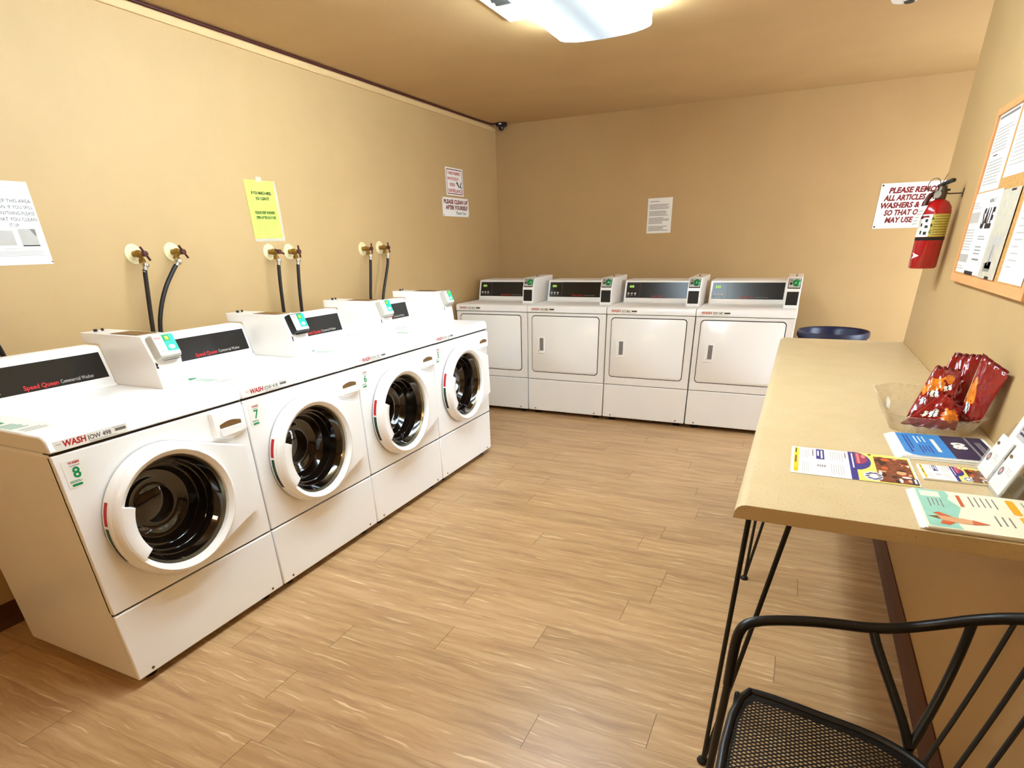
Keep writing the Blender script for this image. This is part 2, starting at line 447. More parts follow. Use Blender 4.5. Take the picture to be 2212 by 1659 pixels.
v = thing('ceiling_vent', (1.36, -2.7, H), 'grey metal air vent in the ceiling beside the fluorescent light', 'vent')
vo = (1.36, -2.7, H)
vm = MB()
for a, b in (((1.268, -3.0, H - 0.008), (1.30, -2.4, H)), ((1.42, -3.0, H - 0.008), (1.452, -2.4, H)), ((1.30, -2.60, H - 0.008), (1.42, -2.4, H)), ((1.30, -3.0, H - 0.008), (1.42, -2.95, H))):
    vm.box(a, b, 'vent')
vm.build('frame', v, vo, bevel=0.002)
MB().box((1.30, -2.95, H - 0.0015), (1.42, -2.60, H), 'ventdark').build('duct_opening', v, vo)  # flat dark sheet stands in for the shade inside the duct
sl = MB()
for i in range(8):
    y = -2.93 + i * 0.043
    sl.prism([(y, H - 0.002), (y + 0.004, H - 0.002), (y + 0.016, H - 0.007), (y + 0.012, H - 0.007)], 'x', 1.30, 1.42, 'ventdark')
sl.build('louvre', v, vo)

dt = thing('smoke_detector', (2.962, -1.86, H), 'white round smoke detector on the ceiling by the right wall', 'smoke detector')
MB().lathe([(0.066, 0), (0.066, -0.012), (0.058, -0.03), (0.0, -0.034)], (2.962, -1.86, H), (0, 0, 1), 'lampwhite', 32).build('body', dt, (2.962, -1.86, H))
MB().lathe([(0.022, -0.0325), (0.020, -0.037), (0, -0.038)], (2.975, -1.84, H), (0, 0, 1), 'ventdark', 16).build('test_button', dt, (2.962, -1.86, H))

sc = thing('security_camera', (0.105, -0.085, H), 'small black security camera on the ceiling in the far left corner', 'camera')
so = (0.105, -0.085, H)
MB().lathe([(0.046, 0), (0.049, -0.006), (0.049, -0.022), (0.040, -0.030), (0.0, -0.030)], so, (0, 0, 1), 'black_plastic', 28).build('base', sc, so)
MB().lathe([(0.024, -0.028), (0.024, -0.042), (0.018, -0.054), (0.0, -0.060)], (0.10, -0.085, H), (0, 0, 1), 'panel', 24).build('dome', sc, so)
X = frame((0.112, -0.1345, H - 0.013), (1, 0, 0), (0, 0, 1))
MB().rect(X, -0.012, -0.005, 0.014, 0.005, 'paper', 0.001).build('base_glint', sc, so)  # white patch paints a reflection on the camera base

# ------------------------------------------------------------------ washing machines
YA = -4.7634; PW = 0.683; WX = 0.880
def rrect(u0, v0, u1, v1, r, n=5):
    pts = []
    for cx_, cy_, a0 in ((u1 - r, v1 - r, 0), (u0 + r, v1 - r, 90), (u0 + r, v0 + r, 180), (u1 - r, v0 + r, 270)):
        for i in range(n + 1):
            a = math.radians(a0 + 90 * i / n); pts.append((cx_ + r * math.cos(a), cy_ + r * math.sin(a)))
    return pts
def washer(k, num, model, reader, label):
    y0 = YA + PW * k
    O = Vector((0.558, y0 + PW / 2, 0))
    t = thing('washing_machine', O, label, 'washing machine', 'front loading washers along the left wall')
    def fin(mb, name, parent=t, uniq=False, **kw):
        return mb.build(name, parent, O, key=None if uniq else 'w_' + name + kw.pop('k2', ''), **kw)
    a, b = y0 + 0.003, y0 + 0.680
    cab = MB()
    q0, q1 = [(x, y, z) for x, y, z in ((0.868, a, 0.03), (0.868, b, 0.03), (0.868, b, 0.862), (0.868, a, 0.862))], [(0.236, a, 0.03), (0.236, b, 0.03), (0.236, b, 0.862), (0.236, a, 0.862)]
    cab.loops([[Vector(p) for p in q1], [Vector(p) for p in q0]], 'white', True, True)
    fin(cab, 'cabinet', bevel=0.01)
    fin(MB().box((0.84, a + 0.004, 0.295), (0.8705, b - 0.004, 0.312), 'gap'), 'panel_gap_shade')  # dark strip behind the panel joint paints in its shade
    fin(MB().box((0.84, a + 0.004, 0.853), (0.8745, b - 0.004, 0.868), 'gap'), 'worktop_gap_shade')  # shade under the worktop lip, put in as a dark strip
    hole = [(y0 + 0.298 + 0.194 * math.cos(2 * PI * i / 64), 0.577 + 0.194 * math.sin(2 * PI * i / 64)) for i in range(64)]
    edge = []
    for u, v_ in hole:      # the panel's rectangle, met along the same rays as the round opening
        du, dv = u - (y0 + 0.298), v_ - 0.577
        ks = [q for q in (((b if du > 0 else a) - (y0 + 0.298)) / du if abs(du) > 1e-6 else 9e9, ((0.857 if dv > 0 else 0.308) - 0.577) / dv if abs(dv) > 1e-6 else 9e9)]
        q = min(ks); edge.append((y0 + 0.298 + du * q, 0.577 + dv * q))
    for cu_, cv_ in ((a, 0.308), (a, 0.857), (b, 0.308), (b, 0.857)):
        i = min(range(64), key=lambda i: (edge[i][0] - cu_) ** 2 + (edge[i][1] - cv_) ** 2); edge[i] = (cu_, cv_)
    fin(MB().loops([[Vector((0.862, p[0], p[1])) for p in edge], [Vector((WX, p[0], p[1])) for p in edge], [Vector((WX, p[0], p[1])) for p in hole], [Vector((0.862, p[0], p[1])) for p in hole]], 'white'), 'front_panel', bevel=0.004)
    lp = MB().box((0.862, a, 0.034), (WX, b, 0.301), 'white')
    lp.disc(frame((WX + 0.0002, 0, 0), (0, 1, 0), (0, 0, 1)), y0 + 0.06, 0.052, 0.006, 0.006, 'slot').disc(frame((WX + 0.0002, 0, 0), (0, 1, 0), (0, 0, 1)), y0 + 0.62, 0.052, 0.006, 0.006, 'slot')
    fin(lp, 'lower_panel', bevel=0.005)
    for i, (fx, fy) in enumerate(((0.30, 0.07), (0.30, 0.61), (0.82, 0.07), (0.82, 0.61))):
        f = MB().lathe([(0.0, 0), (0.026, 0), (0.026, 0.012), (0.012, 0.014), (0.012, 0.034)], (fx, y0 + fy, 0), (0, 0, 1), 'foot', 14)
        fin(f, 'foot', k2=str(i))
    wt = MB().prism([(0.236, 0.865), (0.8835, 0.865), (0.8845, 0.870), (0.8835, 0.900), (0.876, 0.911), (0.862, 0.916), (0.236, 0.916)], 'y', y0 + 0.001, y0 + 0.682, 'white')
    fin(wt, 'worktop', bevel=0.006)
    # console
    pr = [(0.245, 0.916), (0.245, 1.040), (0.252, 1.058), (0.268, 1.063), (0.335, 1.063), (0.346, 1.058), (0.352, 1.050), (0.378, 0.940), (0.378, 0.926), (0.392, 0.918), (0.392, 0.916)]
    con = MB().prism(pr, 'y', y0 + 0.004, y0 + 0.541, 'plastic')
    c = fin(con, 'console', bevel=0.004)
    X = frame((0.352, 0, 1.050), (0, 1, 0), (-0.026, 0, 0.110))
    X = frame(Vector((0.378, 0, 0.940)) + Vector((0.110, 0, 0.026)).normalized() * 0.0008, (0, 1, 0), (-0.026, 0, 0.110))
    cp = MB()
    cp.add([(y0 + 0.022, 0.010, -0.002), (y0 + 0.528, 0.010, -0.002), (y0 + 0.528, 0.103, -0.002), (y0 + 0.022, 0.103, -0.002),
            (y0 + 0.022, 0.010, 0.0), (y0 + 0.528, 0.010, 0.0), (y0 + 0.528, 0.103, 0.0), (y0 + 0.022, 0.103, 0.0)],
           [(4, 5, 6, 7), (0, 1, 5, 4), (1, 2, 6, 5), (2, 3, 7, 6), (3, 0, 4, 7)], 'panel', X)
    cp.text(X, 'Speed Queen', y0 + 0.235, 0.018, 0.021, 'red', 0.0007, 'l', shear=0.1, bold=0.03, width=0.115)
    cp.text(X, 'Commercial Washer', y0 + 0.357, 0.019, 0.018, 'lgrey', 0.0007, 'l', width=0.118)
    for u0, v0, u1, v1 in ((0.045, 0.02, 0.165, 0.0212), (0.045, 0.094, 0.165, 0.0952), (0.045, 0.02, 0.0462, 0.0952), (0.1638, 0.02, 0.165, 0.0952)):
        cp.rect(X, y0 + u0, v0, y0 + u1, v1, 'lgrey', 0.0005)
    for i in range(3): cp.disc(X, y0 + 0.075 + 0.03 * i, 0.04, 0.009, 0.006, 'green', 0.0005, 12)
    cp.rect(X, y0 + 0.08, 0.065, y0 + 0.13, 0.083, 'dgreen', 0.0005)
    fin(cp, 'control_panel', c)
    # payment box
    pr = [(0.248, 1.066), (0.248, 1.105), (0.604, 1.103), (0.640, 1.012), (0.652, 0.9165), (0.376, 0.9165), (0.345, 1.066)]
    bx = MB().prism(pr, 'y', y0 + 0.545, y0 + 0.656, 'white')
    bx.box((0.41, y0 + 0.56, 1.1025), (0.565, y0 + 0.640, 1.1058), 'slot')
    pb = fin(bx, 'payment_box', bevel=0.004)
    lk = MB().lathe([(0.0, 0.010), (0.007, 0.010), (0.007, 0)], (0.285, y0 + 0.585, 1.104), (0, 0, 1), 'ink', 12).lathe([(0.0, 0.010), (0.005, 0.010), (0.005, 0)], (0.285, y0 + 0.612, 1.104), (0, 0, 1), 'ink', 12)
    fin(lk, 'lock', pb)
    X = frame((0.646, 0, 0.962), (0, 1, 0), (-0.012, 0, 0.0955))
    ky = MB().rect(X, y0 + 0.548, 0.028, y0 + 0.552, 0.050, 'ink', 0.003)
    for i in range(2): ky.disc(X, y0 + 0.5525, 0.032 + 0.010 * i, 0.0035, 0.004, 'ink', 0.003, 8)
    fin(ky, 'key_label', pb)
    # card reader on the sloped face
    vdir = Vector((-0.036, 0, 0.091)).normalized()
    X = frame(Vector((0.622, 0, 1.0575)), (0, 1, 0), vdir)
    rb = MB()
    u0, u1 = y0 + 0.556, y0 + 0.650
    rings = []
    for h, ins in ((0.001, 0.0), (0.024, 0.0), (0.034, 0.005)):
        rings.append([(p[0], p[1], h) for p in rrect(u0 + ins, -0.044 + ins, u1 - ins, 0.042 - ins, 0.008)])
    rb.loops(rings, reader, True, True, True, X)
    rb.box((u0 + 0.018, -0.049, 0.006), (u1 - 0.004, -0.040, 0.020), reader, X)
    rb.box((u0 + 0.022, -0.0505, 0.010), (u1 - 0.008, -0.0490, 0.015), 'ink', X)
    r_ = rb.build('card_reader', t, O, key='w_reader_' + reader, bevel=0.0015)
    fl = MB()
    fl.rect(X, u0 + 0.006, -0.036, u1 - 0.006, 0.036, 'label', 0.0346)
    fl.rect(X, u0 + 0.042, -0.024, u1 - 0.006, 0.036, 'teal', 0.0350)
    fl.rect(X, u0 + 0.044, 0.012, u0 + 0.070, 0.034, 'green', 0.0353)
    fl.rect(X, u0 + 0.052, 0.016, u0 + 0.066, 0.030, 'lime', 0.0356)
    fl.disc(X, u0 + 0.064, -0.010, 0.013, 0.008, 'label', 0.0353)
    fl.text(X, 'WASH', u0 + 0.022, 0.022, 0.010, 'red', 0.0352, 'c', bold=0.02)
    fl.lines(X, u0 + 0.014, u0 + 0.032, -0.024, 0.012, 4, 'lgrey', 0.0352, 0.5)
    fin(fl, 'reader_label', r_)
    # detergent drawer
    X = frame((WX, 0, 0), (0, 1, 0), (0, 0, 1))
    dw = MB()
    out = [(y0 + 0.528, 0.848), (y0 + 0.528, 0.768)] + [(y0 + 0.528 + 0.146 * i / 10, 0.758 - 0.016 * math.sin(PI * i / 10)) for i in range(0, 11)] + [(y0 + 0.674, 0.768), (y0 + 0.674, 0.848)] + [(y0 + 0.666, 0.853), (y0 + 0.536, 0.853)]
    rings = []
    cu, cv = y0 + 0.601, 0.80
    for h, sc_ in ((-0.004, 1.0), (0.008, 1.0), (0.014, 0.94), (0.0145, 0.90)):
        rings.append([(cu + (p[0] - cu) * sc_, cv + (p[1] - cv) * sc_, h) for p in out])
    dw.loops(rings, 'plastic', True, False, True, X)
    dd = fin(dw, 'detergent_drawer')
    fin(MB().poly(X, [(y0 + 0.553, 0.786), (y0 + 0.649, 0.786), (y0 + 0.649, 0.800)] + [(y0 + 0.649 - 0.096 * i / 8, 0.800 + 0.009 * math.sin(PI * i / 8)) for i in range(1, 8)] + [(y0 + 0.553, 0.800)], 'slot', 0.0150), 'drawer_slot', dd)
    g = MB().prism([(y0 + 0.550, 0.764), (y0 + 0.560, 0.756), (y0 + 0.642, 0.756), (y0 + 0.652, 0.764), (y0 + 0.652, 0.786), (y0 + 0.550, 0.786)], 'x', WX + 0.012, WX + 0.020, 'plastic')
    fin(g, 'drawer_grip', dd, bevel=0.003)
    # door
    cu, cz, Ro = y0 + 0.298, 0.577, 0.232
    corners = [(0.620 - 0.298, 0.708 - 0.577), (0.634 - 0.298, 0.456 - 0.577)]
    n = 96
    def outline(R):
        pts = [(R * math.cos(2 * PI * i / n), R * math.sin(2 * PI * i / n)) for i in range(n)]
        return pts
    def tang(p, sgn):
        d_ = math.hypot(*p); a = math.atan2(p[1], p[0]); b_ = math.acos(Ro / d_)
        return a + sgn * b_
    a1 = tang(corners[0], 1); a2 = tang(corners[1], -1) + 2 * PI
    plate = []
    na = 80
    for i in range(na + 1):
        a = a1 + (a2 - a1) * i / na; plate.append((Ro * math.cos(a), Ro * math.sin(a)))
    t2, t1 = plate[-1], plate[0]
    for j in range(1, 5): plate.append((t2[0] + (corners[1][0] - t2[0]) * j / 5, t2[1] + (corners[1][1] - t2[1]) * j / 5))
    for j in range(0, 6): plate.append((corners[1][0] + (corners[0][0] - corners[1][0]) * j / 5, corners[1][1] + (corners[0][1] - corners[1][1]) * j / 5))
    for j in range(1, 5): plate.append((corners[0][0] + (t1[0] - corners[0][0]) * j / 5, corners[0][1] + (t1[1] - corners[0][1]) * j / 5))
    def ring(x, R=None, sc_=1.0):
        if R is None: return [Vector((x, cu + p[0] * sc_, cz + p[1] * sc_)) for p in plate]
        q = []
        for p in plate:
            l_ = math.hypot(*p); q.append(Vector((x, cu + p[0] / l_ * R, cz + p[1] / l_ * R)))
        return q
    dr = MB().loops([ring(WX + 0.006), ring(WX + 0.034), ring(WX + 0.040, sc_=0.985), ring(WX + 0.0405, 0.2265), ring(WX + 0.050, 0.223), ring(WX + 0.060, 0.215), ring(WX + 0.0615, 0.210), ring(WX + 0.059, 0.205), ring(WX + 0.050, 0.1935), ring(WX + 0.020, 0.1885), ring(WX + 0.006, 0.187)], 'white')
    door = fin(dr, 'door', smooth=35)
    gk = MB().lathe([(Ro - 0.006, 0.0005), (Ro - 0.006, 0.0075)], (WX, cu, cz), (1, 0, 0), 'gap', 64).lathe([(Ro - 0.006, 0.0075), (Ro - 0.03, 0.0075)], (WX, cu, cz), (1, 0, 0), 'gap', 64)
    fin(gk, 'door_gasket', door)
    prof_ = [(0.179, 0.034), (0.183, 0.028), (0.178, 0.018), (0.169, 0.004), (0.165, 0.004), (0.157, -0.02), (0.153, -0.02), (0.143, -0.05), (0.138, -0.05), (0.122, -0.075), (0.116, -0.075), (0.095, -0.088), (0.070, -0.094), (0.064, -0.090), (0.0, -0.092)]
    gl = MB().lathe([(0.1905, 0.036), (0.188, 0.041), (0.183, 0.028)], (WX, cu, cz), (1, 0, 0), 'chrome', 64).lathe(prof_[1:], (WX, cu, cz), (1, 0, 0), 'glass', 64)
    fin(gl, 'door_glass', door, smooth=50)
    # the drum housing behind the bowl
    # handle at the lower left of the ring
    hd = MB(); A0, A1, nn = math.radians(155), math.radians(212), 10
    ri = 0.160
    rr_ = []
    for i in range(nn + 1):
        a = A0 + (A1 - A0) * i / nn
        ca, sa = math.cos(a), math.sin(a)
        rr_.append([Vector((WX + h, cu + ca * R, cz + sa * R)) for R, h in ((0.210, 0.052), (0.210, 0.0618), (0.202, 0.0640), (ri + 0.004, 0.0575), (ri, 0.054), (ri, 0.030))])
    hd.loops(rr_, 'white', True, True, True)
    fin(hd, 'door_handle', door, bevel=0.002)
    wl = MB()
    for A, B, mt in ((153, 172, 'red'), (174, 192, 'dgreen'), (192, 207, 'ink')):
        q = []
        for i in range(7):
            a = math.radians(A + (B - A) * i / 6); ca, sa = math.cos(a), math.sin(a)
            q.append([Vector((WX + h, cu + ca * (Ro + 0.0006), cz + sa * (Ro + 0.0006))) for h in (0.012, 0.028)])
        wl.loops(q, mt, False)
    fin(wl, 'warning_label', door)
    # number sticker, name strip, instruction sticker
    X = frame((WX + 0.0004, 0, 0), (0, 1, 0), (0, 0, 1))
    st = MB().box((y0 + 0.021, 0.751, -0.0004), (y0 + 0.088, 0.836, 0.0003), 'label', X)
    st.text(X, 'WASH', y0 + 0.0545, 0.822, 0.011, 'red', 0.0008, bold=0.03, shear=0.1)
    st.lines(X, y0 + 0.040, y0 + 0.070, 0.8155, 0.8195, 1, 'grey', 0.0008)
    st.text(X, num, y0 + 0.054, 0.7795, 0.046, 'green', 0.0008, bold=0.02)
    st.lines(X, y0 + 0.027, y0 + 0.062, 0.767, 0.775, 2, 'green', 0.0008, 0.4, 0.2)
    st.poly(X, rrect(y0 + 0.030, 0.7555, y0 + 0.060, 0.7625, 0.003), 'green', 0.0008)
    fin(st, 'number_sticker', uniq=True)
    X = frame((0.8848, 0, 0), (0, 1, 0), (0, 0, 1))
    ns = MB().box((y0 + 0.020, 0.868, -0.0010), (y0 + 0.236, 0.897, 0.0002), 'label', X)
    ns.lines(X, y0 + 0.024, y0 + 0.040, 0.886, 0.889, 1, 'grey', 0.0007)
    ns.text(X, 'WASH', y0 + 0.044, 0.8765, 0.0245, 'red', 0.0007, 'l', shear=0.12, bold=0.03, width=0.066)
    ns.text(X, model, y0 + 0.116, 0.8765, 0.0205, 'ink', 0.0007, 'l', width=0.068)
    ns.rect(X, y0 + 0.197, 0.8805, y0 + 0.231, 0.8885, 'ink', 0.0007)
    for i in range(9): ns.rect(X, y0 + 0.199 + 0.0035 * i, 0.8812, y0 + 0.2003 + 0.0035 * i, 0.8878, 'lgrey', 0.0009)
    ns.lines(X, y0 + 0.116, y0 + 0.232, 0.8695, 0.8755, 2, 'lgrey', 0.0007, 0.4)
    ns.lines(X, y0 + 0.190, y0 + 0.232, 0.8920, 0.8940, 1, 'lgrey', 0.0007, 0.8)
    fin(ns, 'model_label', uniq=True)
    X = frame((0, 0, 0.9163), (0, 1, 0), (-1, 0, 0))
    il = MB().rect(X, y0 + 0.005, -0.78, y0 + 0.105, -0.50, 'label', 0.0002)
    il.poly(X, [(y0 + 0.01, -0.56), (y0 + 0.05, -0.575), (y0 + 0.05, -0.60), (y0 + 0.01, -0.61)], 'green', 0.0005)
    il.lines(X, y0 + 0.012, y0 + 0.07, -0.70, -0.62, 5, 'green', 0.0005, 0.4, 0.4, 3)
    il.lines(X, y0 + 0.02, y0 + 0.09, -0.765, -0.72, 3, 'grey', 0.0005, 0.3, 0.4, 4)
    fin(il, 'instruction_sticker')
    return t
washer(0, '8', 'IOW 498', 'grey_plastic', 'white front-loading washing machine with number 8 sticker, nearest the viewer')
washer(1, '7', 'IOW 418', 'black_plastic', 'white front-loading washing machine with number 7 sticker and black card reader')
washer(2, '6', 'IOW 332', 'grey_plastic', 'white front-loading washing machine with number 6 sticker')
washer(3, '5', 'IOW 18', 'grey_plastic', 'white front-loading washing machine with number 5 sticker, last before the dryers')

# ------------------------------------------------------------------ dryers
XD = 0.030; DY = -0.956
def dryer(k, model, label):
    x0 = XD + PW * k
    O = Vector((x0 + PW / 2, -0.60, 0))
    t = thing('tumble_dryer', O, label, 'dryer', 'tumble dryers along the back wall')
    def fin(mb, name, parent=t, uniq=False, **kw):
        return mb.build(name, parent, O, key=None if uniq else 'd_' + name + kw.pop('k2', ''), **kw)
    a, b = x0 + 0.004, x0 + 0.679
    fin(MB().box((a, DY + 0.012, 0.03), (b, -0.236, 0.852), 'dwhite'), 'cabinet', bevel=0.008)
    fin(MB().box((a + 0.004, DY + 0.0095, 0.302), (b - 0.004, DY + 0.04, 0.314), 'gap'), 'panel_gap_shade')  # dark strip stands in for the shade in the panel joint
    fin(MB().box((a + 0.004, DY + 0.0095, 0.848), (b - 0.004, DY + 0.04, 0.860), 'grey'), 'worktop_gap_shade')  # grey strip painted in for the shade below the worktop
    fin(MB().box((a, DY, 0.310), (b, DY + 0.02, 0.8515), 'dwhite'), 'front_panel', bevel=0.005)
    X = frame((0, DY - 0.0002, 0), (1, 0, 0), (0, 0, 1))
    lp = MB().box((a, DY, 0.034), (b, DY + 0.02, 0.306), 'dwhite')
    for u in (0.07, 0.61): lp.disc(X, x0 + u, 0.052, 0.006, 0.006, 'slot')
    fin(lp, 'lower_panel', bevel=0.005)
    for i, (fx, fy) in enumerate(((0.07, -0.30), (0.61, -0.30), (0.07, -0.89), (0.61, -0.89))):
        fin(MB().lathe([(0.0, 0), (0.026, 0), (0.026, 0.012), (0.012, 0.014), (0.012, 0.034)], (x0 + fx, fy, 0), (0, 0, 1), 'foot', 14), 'foot', k2=str(i))
    wt = MB().prism([(-0.236, 0.856), (DY - 0.003, 0.856), (DY - 0.004, 0.860), (DY - 0.003, 0.898), (DY + 0.004, 0.906), (DY + 0.014, 0.910), (-0.236, 0.910)], 'x', x0 + 0.002, x0 + 0.681, 'dwhite')
    fin(wt, 'worktop', bevel=0.005)
    # door: rounded panel with a dark seam round it
    o1 = rrect(x0 + 0.040, 0.370, x0 + 0.628, 0.833, 0.028)
    o2 = rrect(x0 + 0.0460, 0.376, x0 + 0.622, 0.827, 0.024)
    dm = MB().loops([[Vector((p[0], DY - 0.0006, p[1])) for p in o1], [Vector((p[0], DY - 0.0006, p[1])) for p in o2]], 'gap')
    dm2 = MB().loops([[Vector((p[0], DY - 0.0002, p[1])) for p in o2], [Vector((p[0], DY - 0.006, p[1])) for p in o2], [Vector((x0 + 0.334 + (p[0] - x0 - 0.334) * 0.99, DY - 0.008, 0.6015 + (p[1] - 0.6015) * 0.99)) for p in o2]], 'dwhite', True, False, True)
    door = fin(dm2, 'door')
    fin(dm, 'door_seam', door)
    hp = rrect(x0 + 0.088, 0.531, x0 + 0.158, 0.663, 0.008)
    hm = MB().loops([[Vector((p[0], DY - 0.007, p[1])) for p in hp], [Vector((p[0], DY - 0.014, p[1])) for p in hp]], 'plastic', True, False, True)
    hb = fin(hm, 'handle', door, bevel=0.002)
    fin(MB().box((x0 + 0.117, DY - 0.0152, 0.553), (x0 + 0.150, DY - 0.0136, 0.655), 'grey').prism([(DY - 0.0150, 0.548), (DY - 0.024, 0.554), (DY - 0.024, 0.642), (DY - 0.0150, 0.650)], 'x', x0 + 0.106, x0 + 0.118, 'plastic'), 'pull_recess', door)
    # console
    pr = [(-0.25, 0.9105), (-0.25, 1.068), (-0.26, 1.080), (-0.520, 1.080), (-0.535, 1.074), (-0.575, 0.940), (-0.575, 0.924), (-0.584, 0.916), (-0.584, 0.9105)]
    con = MB().prism(pr, 'x', x0 + 0.030, x0 + 0.578, 'dwhite')
    c = fin(con, 'console', bevel=0.004)
    vd = Vector((0, 0.040, 0.134)).normalized(); nd = Vector((0, -0.134, 0.040)).normalized()
    X = frame(Vector((0, -0.575, 0.940)) + nd * 0.0012, (1, 0, 0), vd)
    cp = MB().box((x0 + 0.046, 0.006, -0.002), (x0 + 0.566, 0.128, 0.0), 'panel', X)
    cp.text(X, 'Speed Queen', x0 + 0.255, 0.015, 0.018, 'red', 0.0006, 'l', width=0.10, bold=0.01)
    cp.text(X, 'Commercial Dryer', x0 + 0.362, 0.016, 0.014, 'grey', 0.0006, 'l', width=0.10)
    for u0, v0, u1, v1 in ((0.056, 0.010, 0.160, 0.0112), (0.056, 0.122, 0.160, 0.1232), (0.1588, 0.010, 0.160, 0.123)):
        cp.rect(X, x0 + u0, v0, x0 + u1, v1, 'grey', 0.0005)
    for i in range(3):
        cp.rect(X, x0 + 0.070 + 0.013 * i, 0.086, x0 + 0.080 + 0.013 * i, 0.104, 'dispgreen', 0.0006)
        cp.disc(X, x0 + 0.066 + 0.028 * i, 0.040, 0.009, 0.008, 'lgrey', 0.0006, 12)
        cp.rect(X, x0 + 0.058 + 0.028 * i, 0.022, x0 + 0.074 + 0.028 * i, 0.028, 'grey', 0.0006)
    fin(cp, 'control_panel', c)
    # payment box
    u0, u1 = x0 + 0.5795, x0 + 0.677
    pr = [(-0.36, 0.9105), (-0.36, 1.116), (-0.775, 1.110), (-0.810, 1.036), (-0.820, 0.9105)]
    pb = fin(MB().prism(pr, 'x', u0, u1, 'dwhite'), 'payment_box', bevel=0.003)
    fin(MB().lathe([(0.0, 0.012), (0.006, 0.012), (0.006, 0)], (u0 + 0.055, -0.62, 1.111), (0, 0, 1), 'slot', 10), 'lock', pb)
    X = frame((0, -0.7925 - 0.001, 1.0725), (1, 0, 0), Vector((0, 0.035, 0.074)))
    rb = MB().box((u0 + 0.008, -0.036, -0.001), (u1 - 0.008, 0.036, 0.003), 'black_plastic', X)
    rb.box((u0 + 0.012, -0.031, 0.003), (u1 - 0.012, 0.032, 0.008), 'grey_plastic', X)
    rb.rect(X, u0 + 0.018, -0.012, u0 + 0.034, 0.006, 'ink', 0.0084).rect(X, u0 + 0.018, 0.012, u0 + 0.036, 0.026, 'grey', 0.0084)
    r_ = fin(rb, 'card_reader', bevel=0.0015)
    nX = X.to_3x3() @ Vector((0, 0, 1)); oX = X @ Vector((u0 + 0.062, 0.002, 0.006))
    fin(MB().lathe([(0.027, 0.0), (0.026, 0.004), (0.020, 0.012), (0.010, 0.0165), (0, 0.0175)], oX, nX, 'gdome', 24), 'display_lens', r_)
    X = frame((0, -0.8150 - 0.001, 0.973), (1, 0, 0), Vector((0, 0.010, 0.1255)))
    fin(MB().box((u0 + 0.010, -0.042, -0.001), (u1 - 0.010, 0.047, 0.003), 'black_plastic', X), 'coin_plate', pb, bevel=0.002)
    X = frame((0, DY - 0.0042, 0), (1, 0, 0), (0, 0, 1))
    ns = MB().box((x0 + 0.034, 0.866, -0.0006), (x0 + 0.245, 0.895, 0.0002), 'label', X)
    ns.text(X, 'WASH', x0 + 0.040, 0.874, 0.0225, 'red', 0.0007, 'l', shear=0.12, bold=0.03, width=0.072)
    ns.text(X, model, x0 + 0.124, 0.874, 0.0195, 'ink', 0.0007, 'l', bold=0.02, width=0.064)
    ns.rect(X, x0 + 0.200, 0.877, x0 + 0.240, 0.886, 'ink', 0.0007)
    ns.lines(X, x0 + 0.124, x0 + 0.235, 0.8675, 0.8715, 1, 'lgrey', 0.0007)
    fin(ns, 'model_label', uniq=True)
    return t
dryer(0, 'ICY 810', 'white tumble dryer in the far left corner, partly hidden behind the last washer')
dryer(1, 'ICY 895', 'white tumble dryer second from the left, beside the corner dryer')
dryer(2, 'ICY 802', 'white tumble dryer third from the left, under the small white notice')
dryer(3, 'IDY 147', 'white tumble dryer at the right end of the row beside the trash can')

# ------------------------------------------------------------------ faucets and hoses
def faucet(y, z, tilt, lean, label):
    t = thing('faucet', (0, y, z), label, 'faucet', 'hose faucets on the left wall')
    O = (0, y, z)
    MB().lathe([(0.0, 0.004), (0.030, 0.005), (0.041, 0.003), (0.042, 0.0)], (0.0003, y, z), (1, 0, 0), 'cream', 28).build('wall_plate', t, O, key=None)
    vb = MB().lathe([(0.013, 0.0), (0.013, 0.022), (0.016, 0.024), (0.016, 0.040), (0.012, 0.046), (0.012, 0.056), (0.009, 0.058), (0.009, 0.066), (0, 0.066)], (0.004, y, z), (1, 0, 0), 'brass', 14)
    vb.lathe([(0.010, 0.0), (0.010, 0.022), (0.014, 0.024), (0.014, 0.040), (0, 0.040)], (0.046, y, z + 0.002), (lean * 0.6, lean, -1), 'brass', 14)
    vb.build('valve_body', t, O)
    c, s_ = math.cos(tilt), math.sin(tilt)
    h = MB().tube([(0.080, y - 0.032 * c, z + 0.032 * s_), (0.080, y + 0.032 * c, z - 0.032 * s_)], 0.0052, 'hred', 8)
    h.lathe([(0.0, -0.008), (0.012, -0.007), (0.012, 0.006), (0, 0.008)], (0.079, y, z), (1, 0, 0), 'hred', 12)
    h.build('handle', t, O)
def hose(pts, label):
    O = Vector(pts[0])
    t = thing('water_hose', O, label, 'hose', 'black water hoses of the washers')
    P = [Vector(p) for p in pts]
    d_ = (P[1] - P[0]).normalized()
    MB().lathe([(0.015, 0), (0.015, 0.012), (0.009, 0.014), (0.009, 0.040), (0, 0.040)], P[0], d_, 'steel', 12).build('coupling', t, O)
    P[0] = P[0] + d_ * 0.030
    MB().tube(P, 0.0095, 'hose', 10, smooth=2).build('tube', t, O)
def pair(y, z, tilt, lean, pts, fl, hl):
    faucet(y, z, tilt, lean, fl)
    hose([(0.0655, a, b) if len((a, b)) == 2 else (a, b) for a, b in pts], hl)
pair(-3.743, 1.372, -PI / 4 + PI / 2 + 0.25, 0.0, [(-3.744, 1.333), (-3.758, 1.30), (-3.775, 1.198), (-3.798, 1.057), (-3.815, 0.93), (-3.80, 0.80)], 'faucet with dark red handle, left one of the pair above washer 8', 'black hose hanging straight from the left faucet above washer 8')
pair(-3.55, 1.376, PI / 4 + 0.2, -0.45, [(-3.574, 1.340), (-3.612, 1.305), (-3.675, 1.235), (-3.728, 1.15), (-3.765, 1.053), (-3.775, 0.93), (-3.76, 0.80)], 'faucet with dark red handle, right one of the pair above washer 8', 'black hose curving down from the right faucet above washer 8')
